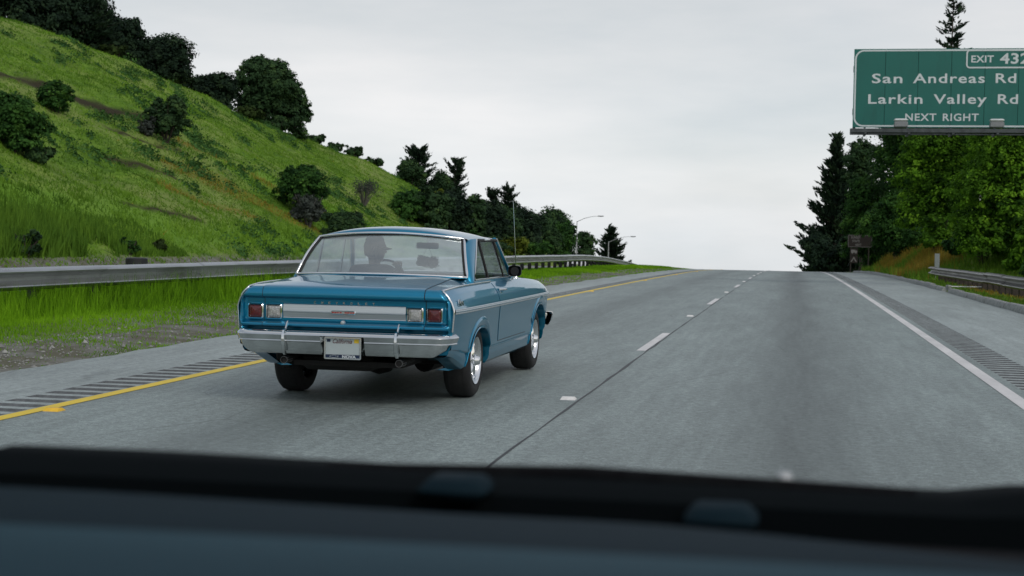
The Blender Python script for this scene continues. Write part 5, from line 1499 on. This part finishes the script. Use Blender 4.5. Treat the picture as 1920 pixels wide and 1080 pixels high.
# turned-down edges
for sx in (-1, 1):
    b.grid([[roof(sx, q) + Vector((sx * d_, 0, z)) for q in QS] for d_, z in ((0, 0), (.010, -.004), (.012, -.012), (.004, -.022), (-.01, -.024))])
b.build('roof', M['paint'], car, smooth=50)
b = MB(); b.grid([[roof(s_ * .97, q) + Vector((0, 0, -.028 - .01 * (1 - abs(s_)))) for s_ in SR] for q in np.linspace(.03, .97, 14)]); b.build('headliner', M['headliner'], car, smooth=60)
for sx in (-1, 1):
    b = MB(); b.tube([roof(sx, q) + Vector((sx * .012, 0, -.010)) for q in np.linspace(.22, 1, 14)], .006, 6); b.build('drip_rail', M['chrome'], car, smooth=60)
    # rear pillar
    G = []
    for t in np.linspace(0, 1, 14):
        gi = rg(sx, t) + Vector((0, .004, 0))
        so_ = Vector((sx * (.790 + (.702 - .790) * t), .075 + (.520 - .075) * t ** 1.15, .958 + (1.312 - .958) * t))
        row = []
        for k in np.linspace(0, 1, 7):
            p = gi * (1 - k) + so_ * k; out = Vector((sx * .6, -.8, .15)) * (.016 * math.sin(math.pi * k)); row.append(p + out)
        row.append(so_ + Vector((-sx * .02, .01, 0)))
        G.append(row)
    lowrow = [p + Vector((sx * .004, -.01, -.03)) for p in G[0]]
    b = MB(); b.grid([[p + Vector((sx * .0, -.03, -.05)) for p in lowrow], lowrow] + G); b.build('rear_pillar', M['paint'], car, smooth=50)
    # side glass (quarter pane and door pane), frame and divider
    def sg_(y, t): return Vector((sx * (.783 + (.698 - .783) * t), y, .968 + (1.312 - .968) * t))
    def line(yb_, yt_, t): return sg_(yb_ + (yt_ - yb_) * t, t)
    R0 = (.095, .530); DV = (.66, .60); VT = (1.36, 1.24); FRT = (1.735, 1.40)
    for nm_, A_, B_ in (('quarter_window', R0, DV), ('door_window', DV, VT), ('vent_window', VT, FRT)):
        b = MB(); b.grid([[line(A_[0] + (B_[0] - A_[0]) * k, A_[1] + (B_[1] - A_[1]) * k, t) - Vector((sx * .006, 0, 0)) for k in np.linspace(0, 1, 6)] for t in np.linspace(0, 1, 6)]); b.build(nm_, M['glass_side'] if sx > 0 else M['glass_left'], car, smooth=80)
    b = MB(); T5 = np.linspace(0, 1, 6)
    fr_ = [line(*R0, t) for t in T5[::-1]] + [sg_(y, 0) for y in np.linspace(R0[0], FRT[0], 8)[1:]] + [line(*FRT, t) for t in T5[1:]]
    b.tube([p + Vector((sx * .004, 0, 0)) for p in fr_], .0085, 8); b.build('window_frame', M['chrome'], car, smooth=60)
    b = MB(); b.tube([line(*DV, t) for t in T5], .012, 8); b.tube([line(*VT, t) for t in T5], .009, 8); b.tube([sg_(y, 1.0) - Vector((0, 0, .012)) for y in np.linspace(R0[1], FRT[1], 8)], .014, 8); b.build('window_divider', M['gasket'], car, smooth=60)
    b = MB(); b.tube([ws(sx, t) + (line(*FRT, t) - ws(sx, t)) * .55 for t in np.linspace(0, 1, 8)], .022, 10); b.build('front_pillar', M['paint'], car, smooth=60)
    # window sill / inner belt
    b = MB(); b.grid([[(sx * x, y, z) for x, z in ((.795, .940), (.790, .958), (.780, .966), (.755, .966), (.735, .93), (.73, .60))] for y in np.linspace(.06, 1.78, 14)]); b.build('belt_rail', M['paint'], car, smooth=40)
    # door mirror on the right, small round one on the left
    b = MB(); mx, my, mz = sx * .845, 1.60, 1.018
    b.grid([[(mx + sx * c_ * w_, my + dy, mz + s_ * h_) for c_, s_ in [(math.copysign(abs(math.cos(a)) ** .55, math.cos(a)), math.copysign(abs(math.sin(a)) ** .55, math.sin(a))) for a in np.linspace(0, 2 * math.pi, 20, endpoint=False)]] for dy, w_, h_ in ((-.01, .058, .046), (-.03, .062, .050), (.0, .062, .050), (.05, .045, .036), (.075, .01, .01))], close_u=True)
    o = b.build('door_mirror', M['gasket'], car, smooth=40)
    MB().lathe([(-.022, .0005), (-.022, .04)], 20, 'y', (mx, my, mz)).build('mirror_glass', M['clear'] if False else M['gasket'], o, smooth=0)
    b = MB(); b.tube([(sx * .80, 1.64, .945), (sx * .82, 1.63, .975), (mx, my + .02, mz - .03)], [.022, .012, .012], 8); b.build('mirror_stalk', M['chrome'], o, smooth=50)
# antenna
b = MB(); b.lathe([(.938, .022), (.955, .014), (.985, .008)], 12, 'z', (.775, 2.02, 0)); b.tube([(.775, 2.02, .97), (.765, 1.99, 1.3), (.748, 1.95, 1.68)], [.0045, .0035, .002], 6); b.build('antenna', M['chrome'], car, smooth=50)

# ---- cabin
b = MB(); b.box(-.72, .72, .08, 1.85, .27, .30); b.box(-.72, .72, -.10, .22, .30, .93, .03); b.build('cabin_floor', M['vinyl'], car, smooth=20)
b = MB(); b.grid([[(x, y, z) for x in np.linspace(-.73, .73, 5)] for y, z in ((-.16, .985), (.05, .975), (.30, .945), (.32, .90))]); b.build('parcel_shelf', M['vinyl'], car, smooth=30)
b = MB(); b.box(-.66, .66, .30, .44, .48, .90, .06); b.box(-.66, .66, .34, .85, .36, .50, .05); b.build('rear_seat', M['vinyl'], car, smooth=40)
b = MB(); b.box(-.66, .66, .84, 1.00, .50, .955, .06); b.box(-.66, .66, .90, 1.42, .36, .52, .06); b.build('front_seat', M['vinyl'], car, smooth=40)
b = MB(); b.grid([[(x, y + .16 * (1 - (x / .74) ** 2), z) for x in np.linspace(-.74, .74, 15)] for y, z in ((1.72, .978), (1.62, .985), (1.52, .975), (1.49, .93), (1.52, .70))]); b.build('fascia', M['vinyl'], car, smooth=40)
swc = Vector((-.37, 1.36, .915)); tilt = R(62)
b = MB(); pts = []
for k in range(33):
    a = 2 * math.pi * k / 32; pts.append(swc + Vector((math.cos(a) * .205, -math.sin(a) * .205 * -math.cos(tilt), math.sin(a) * .205 * math.sin(tilt))))
b.tube(pts, .0115, 8, cap=False); b.tube([pts[1], swc, pts[15]], .010, 6); b.tube([swc, swc + Vector((0, .30, -.20))], [.035, .028], 10)
b.build('steering_wheel', M['gasket'], car, smooth=60)
b = MB(); b.box(-.07, .145, 1.44, 1.462, 1.210, 1.268, .012); o = b.build('rear_view_mirror', M['plate'], car, smooth=30)  # pale matt colour painted in for the bright scene it reflects
MB().tube([(.04, 1.46, 1.24), (.04, 1.47, 1.335)], .006, 6).build('mirror_stem', M['chrome'], o, smooth=40)

# ---- wheels
def wheel(x, y, sx, r=.306, w=.215):
    hub = MB(); hub.lathe([(-.06, .02), (-.06, .12), (.02, .12), (.03, .05), (.03, .001)], 24, 'x'); h_ = hub.build('wheel', M['under'], car, smooth=40, loc=(x, y, r))
    h_.rotation_euler = (0, 0, 0 if sx > 0 else math.pi)
    hw = w / 2
    pr = [(-hw + .03, .19), (-hw + .005, .20), (-hw - .006, .235), (-hw, .275), (-hw + .02, .296), (-hw + .045, .304), (0, .306), (hw - .045, .304), (hw - .02, .296), (hw, .275), (hw + .006, .235), (hw + .002, .215), (hw - .012, .197), (hw - .03, .19)]
    b = MB(); b.lathe(pr, 56, 'x')
    t_ = b.build('tyre', M['tyre'], h_, smooth=40)
    b = MB()
    for k in (-.06, -.02, .02, .06): b.lathe([(k - .004, .3052), (k, .3065), (k + .004, .3052)], 56, 'x')
    b.build('tread_rib', M['tyre'], t_, smooth=30)
    b = MB(); b.lathe([(-hw + .02, .185), (hw - .06, .172), (hw - .03, .176), (hw - .012, .190), (hw - .004, .198), (hw + .003, .196), (hw - .004, .186), (hw - .025, .178), (hw - .06, .168), (-hw + .02, .170)], 56, 'x'); b.build('rim', M['chrome'], h_, smooth=40)
    for k in range(5):
        a = 2 * math.pi * k / 5 + .3
        ca, sa = math.cos(a), math.sin(a)
        def pt(rr_, q, dx): return (hw - .052 + dx, ca * rr_ - sa * q, sa * rr_ + ca * q)
        b = MB(); rws = []
        for rr_, wd, d_ in ((.04, .030, .034), (.075, .024, .040), (.115, .022, .034), (.15, .026, .022), (.172, .034, .010)):
            rws.append([pt(rr_, -wd, -.012), pt(rr_, -wd, d_ * .55), pt(rr_, -wd * .45, d_), pt(rr_, wd * .45, d_), pt(rr_, wd, d_ * .55), pt(rr_, wd, -.012)])
        b.grid(rws); b.build('spoke', M['chrome'], h_, smooth=40)
    b = MB(); b.lathe([(hw - .06, .052), (hw - .005, .050), (hw + .004, .040), (hw + .028, .034), (hw + .034, .026), (hw + .036, .001)], 24, 'x'); b.build('hub_cap', M['chrome'], h_, smooth=40)
    b = MB(); b.lathe([(hw - .075, .001), (hw - .075, .165)], 30, 'x'); b.build('brake_drum', M['under'], h_, smooth=0)
for y in (0, 2.794):
    for sx in (1, -1): wheel(sx * (.722 if y < 1 else .728), y, sx)
# front bumper end seen past the fender
b = MB(); b.sweep([(-.01, .56), (.05, .555), (.065, .53), (.05, .47), (.02, .42), (-.01, .415)], [(math.copysign(.86, t) if abs(t) > .9 else t * .95, 3.62 - .20 * max(0, abs(t) - .8) / .2 - .05 * t * t, 0, .0 if abs(t) < .8 else math.copysign(.8, t), 1 if abs(t) < .85 else .5) for t in np.linspace(-1, 1, 31)]); b.build('front_bumper', M['chrome'], car, smooth=40)
b = MB(); b.grid([[(.78 + d_, y, z) for d_, z in ((0, .56), (w_ * .8, .555), (w_, .53), (w_ * .7, .45), (w_ * .2, .41), (0, .41))] for y, w_ in ((3.34, .02), (3.36, .085), (3.46, .095), (3.56, .08), (3.62, .03))]); b.build('front_bumper_end', M['chrome'], car, smooth=30)

# ------------------------------------------------------------------ things hanging in the car
M['dice'] = simple('fuzzy_dice', (.022, .03, .035), .95, var=.4, scale=60)
dice = empty('fuzzy_dice', (CX + .045, CY + 1.42, -float(drop(CY)) + 1.092), label='pair of dark fuzzy dice hanging from the rear view mirror', cat='dice')
for k, (dx, dz, ry, rz) in enumerate(((-.047, .004, .2, .5), (.047, -.006, -.25, .9))):
    b = MB(); rs = np.random.RandomState(k + 5); hs = .042
    b.box(-hs, hs, -hs, hs, -hs, hs, .016)
    for i in range(700):          # pile of short plush fibres
        d_ = rs.uniform(-1, 1, 3); ax = rs.randint(3); d_[ax] = math.copysign(1, d_[ax]); p = d_ * hs * .97
        q = p + d_ * .008 + rs.randn(3) * .004; s_ = rs.randn(3) * .004
        b.add([p, p + s_, q], [(0, 1, 2)])
    o = b.build('die', M['dice'], dice, smooth=0); o.location = (dx, 0, dz); o.rotation_euler = (.1, ry, rz)
    MB().tube([(dx, 0, .045), (dx * .2, .02, .125)], .0015, 5).build('string', M['sign_dull'], dice, smooth=0)

# ------------------------------------------------------------------ driver
M['skin'] = simple('skin', (.30, .19, .14), .5, var=.1)
M['shirt'] = simple('dark_shirt', (.02, .022, .026), .85, var=.3)
M['cap_cloth'] = simple('cap_cloth', (.012, .013, .016), .85, var=.2)
M['hair'] = simple('hair', (.02, .016, .013), .7, var=.3)
def skin_body(name, verts, edges, rad, mat, parent, root=0, sub=2):
    me = bpy.data.meshes.new(name); me.from_pydata(verts, edges, [])
    o = bpy.data.objects.new(name, me); COL.objects.link(o)
    md = o.modifiers.new('Skin', 'SKIN'); md.use_smooth_shade = True
    for i, v in enumerate(me.skin_vertices[0].data):
        r_ = rad[i]; v.radius = r_ if hasattr(r_, '__len__') else (r_, r_); v.use_root = (i == root)
    sb = o.modifiers.new('Sub', 'SUBSURF'); sb.levels = sub; sb.render_levels = sub
    me.materials.append(mat)
    bpy.context.view_layer.update()
    o = bake(o); o.data.polygons.foreach_set('use_smooth', [True] * len(o.data.polygons)); o.parent = parent
    return o
px, py, pz = -.37, 1.06, .56
drv = empty('person', (CX + px, CY + py, -float(drop(CY)) + pz), label='driver in a dark cap and dark shirt with a hand on the steering wheel', cat='person')
V = [(0, 0, 0), (0, -.01, .16), (0, -.01, .30), (0, .01, .42), (0, .02, .50),           # 0-4 pelvis..neck base
     (-.17, .01, .425), (-.24, .10, .23), (-.17, .28, .33),                               # left shoulder, elbow, wrist
     (.17, .01, .425), (.25, .09, .26), (.155, .27, .50),                                  # right shoulder, elbow, wrist on top of the wheel
     (-.10, .06, -.02), (-.13, .46, .06), (-.13, .66, -.24), (-.13, .78, -.25),
     (.10, .06, -.02), (.13, .46, .06), (.13, .66, -.24), (.13, .78, -.25)]
Ed = [(0, 1), (1, 2), (2, 3), (3, 4), (3, 5), (5, 6), (6, 7), (3, 8), (8, 9), (9, 10), (0, 11), (11, 12), (12, 13), (13, 14), (0, 15), (15, 16), (16, 17), (17, 18)]
Rd = [(.16, .12), (.15, .115), (.165, .12), (.13, .10), (.062, .062), (.082, .082), (.052, .052), (.034, .034), (.082, .082), (.052, .052), (.034, .034), (.10, .095), (.065, .065), (.048, .048), (.05, .035), (.10, .095), (.065, .065), (.048, .048), (.05, .035)]
skin_body('body', V, Ed, Rd, M['shirt'], drv)
# head turned to the right
hd = MB(); rows = []
HR = R(-62)
def headpt(a, f):
    z = -.115 + .235 * f
    w = .072 * math.sin(math.pi * min(.985, max(.03, .10 + .84 * f))) ** .55
    dpt = .094 * math.sin(math.pi * min(.985, max(.03, .10 + .82 * f))) ** .5
    x, y = math.sin(a) * w, math.cos(a) * dpt
    fa = math.cos(a)
    if fa > 0:                                        # face: chin, mouth, nose, brow, eye sockets
        y += .012 * math.exp(-((f - .10) / .07) ** 2) * fa ** 2
        y += .024 * math.exp(-((f - .42) / .07) ** 2) * max(0, fa) ** 40
        y += .006 * math.exp(-((f - .26) / .04) ** 2) * fa ** 8
        y -= .008 * math.exp(-((f - .52) / .04) ** 2) * math.exp(-((abs(math.sin(a)) - .42) / .18) ** 2)
        y += .006 * math.exp(-((f - .60) / .05) ** 2) * fa ** 2
    if fa < 0 and f < .25: y *= .78
    c_, s_ = math.cos(HR), math.sin(HR)
    return (x * c_ - y * s_, x * s_ + y * c_ + .03, z + .635)
hd.grid([[headpt(a, f) for a in np.linspace(0, 2 * math.pi, 48, endpoint=False)] for f in np.linspace(0, 1, 30)], close_u=True)
hd.tube([(0, .02, .46), (0, .025, .50), (0, .03, .56)], [.058, .054, .056], 14)
for sx in (-1, 1):
    c_, s_ = math.cos(HR), math.sin(HR)
    pts = [(sx * (.070 + .010 * math.sin(t)), -.008 + .016 * math.cos(t), .635 + .028 * math.sin(t)) for t in np.linspace(0, 6.28, 10)]
    hd.tube([(x * c_ - y * s_, x * s_ + y * c_ + .03, z) for x, y, z in pts], .007, 6)
hd.build('head', M['skin'], drv, smooth=60)
b = MB(); b.grid([[Vector(headpt(a, f)) + (Vector(headpt(a, f)) - Vector((0, .03, headpt(a, f)[2]))) * .06 for a in np.linspace(math.pi * .55, math.pi * 1.45, 24)] for f in np.linspace(.22, .62, 10)]); b.build('hair', M['hair'], drv, smooth=60)
cp = MB(); rows = []
for f in np.linspace(.56, 1.0, 14):
    rows.append([Vector(headpt(a, min(f, .995))) * 1.0 + (Vector(headpt(a, min(f, .995))) - Vector((0, .03, .62))).normalized() * (.012 + .008 * (f > .8)) for a in np.linspace(0, 2 * math.pi, 40, endpoint=False)])
rows.append([Vector((0, .03, .775 + .0 * k)) for k in range(40)])
cp.grid(rows, close_u=True)
c_, s_ = math.cos(HR), math.sin(HR)
br = []
for q in np.linspace(0, 1, 6):
    row = []
    for a in np.linspace(-1.05, 1.05, 15):
        r0 = .095 + .075 * q * math.cos(a * .75); x, y = math.sin(a) * (.078 + .004 * q), math.cos(a) * .085 + (.078 * q * math.cos(a * .8))
        row.append((x * c_ - y * s_, x * s_ + y * c_ + .03, .655 - .016 * q + .010 * math.cos(a) - .010 * a * a * .6))
    br.append(row)
cp.grid(br); cp.grid([[(p[0], p[1], p[2] - .005) for p in r_] for r_ in br], flip=True)
cp.build('cap', M['cap_cloth'], drv, smooth=60)
# right hand closed over the top of the wheel rim, left hand on the rim
def hand(wrist, palm, name, s_):
    vw, vp = Vector(wrist), Vector(palm); d_ = (vp - vw).normalized(); side = d_.cross(Vector((0, 0, 1))).normalized() * s_; dn = side.cross(d_).normalized()
    if dn.z > 0: dn = -dn
    verts = [tuple(vw), tuple(vw + d_ * .05), tuple(vw + d_ * .085)]; edges = [(0, 1), (1, 2)]; rad = [(.028, .022), (.038, .018), (.038, .016)]
    for k, ln in enumerate((.034, .040, .038, .030)):
        o_ = side * (-.030 + .020 * k); st = vw + d_ * .085 + o_; i0 = len(verts)
        verts += [tuple(st), tuple(st + d_ * ln * .75 + dn * .008), tuple(st + d_ * ln * .9 + dn * (.010 + ln * .7)), tuple(st + d_ * ln * .35 + dn * (.012 + ln * 1.15))]
        rad += [.0095, .009, .0085, .0075]; edges += [(2, i0), (i0, i0 + 1), (i0 + 1, i0 + 2), (i0 + 2, i0 + 3)]
    i0 = len(verts); st = vw + d_ * .03 - side * .032
    verts += [tuple(st), tuple(st + d_ * .03 - side * .014 + dn * .014), tuple(st + d_ * .052 - side * .004 + dn * .032)]; rad += [.012, .0105, .009]; edges += [(1, i0), (i0, i0 + 1), (i0 + 1, i0 + 2)]
    skin_body(name, verts, edges, rad, M['skin'], drv, 0, 1)
hand((.150, .265, .500), (.135, .345, .520), 'hand', 1)
hand((-.165, .275, .335), (-.175, .345, .355), 'hand', -1)
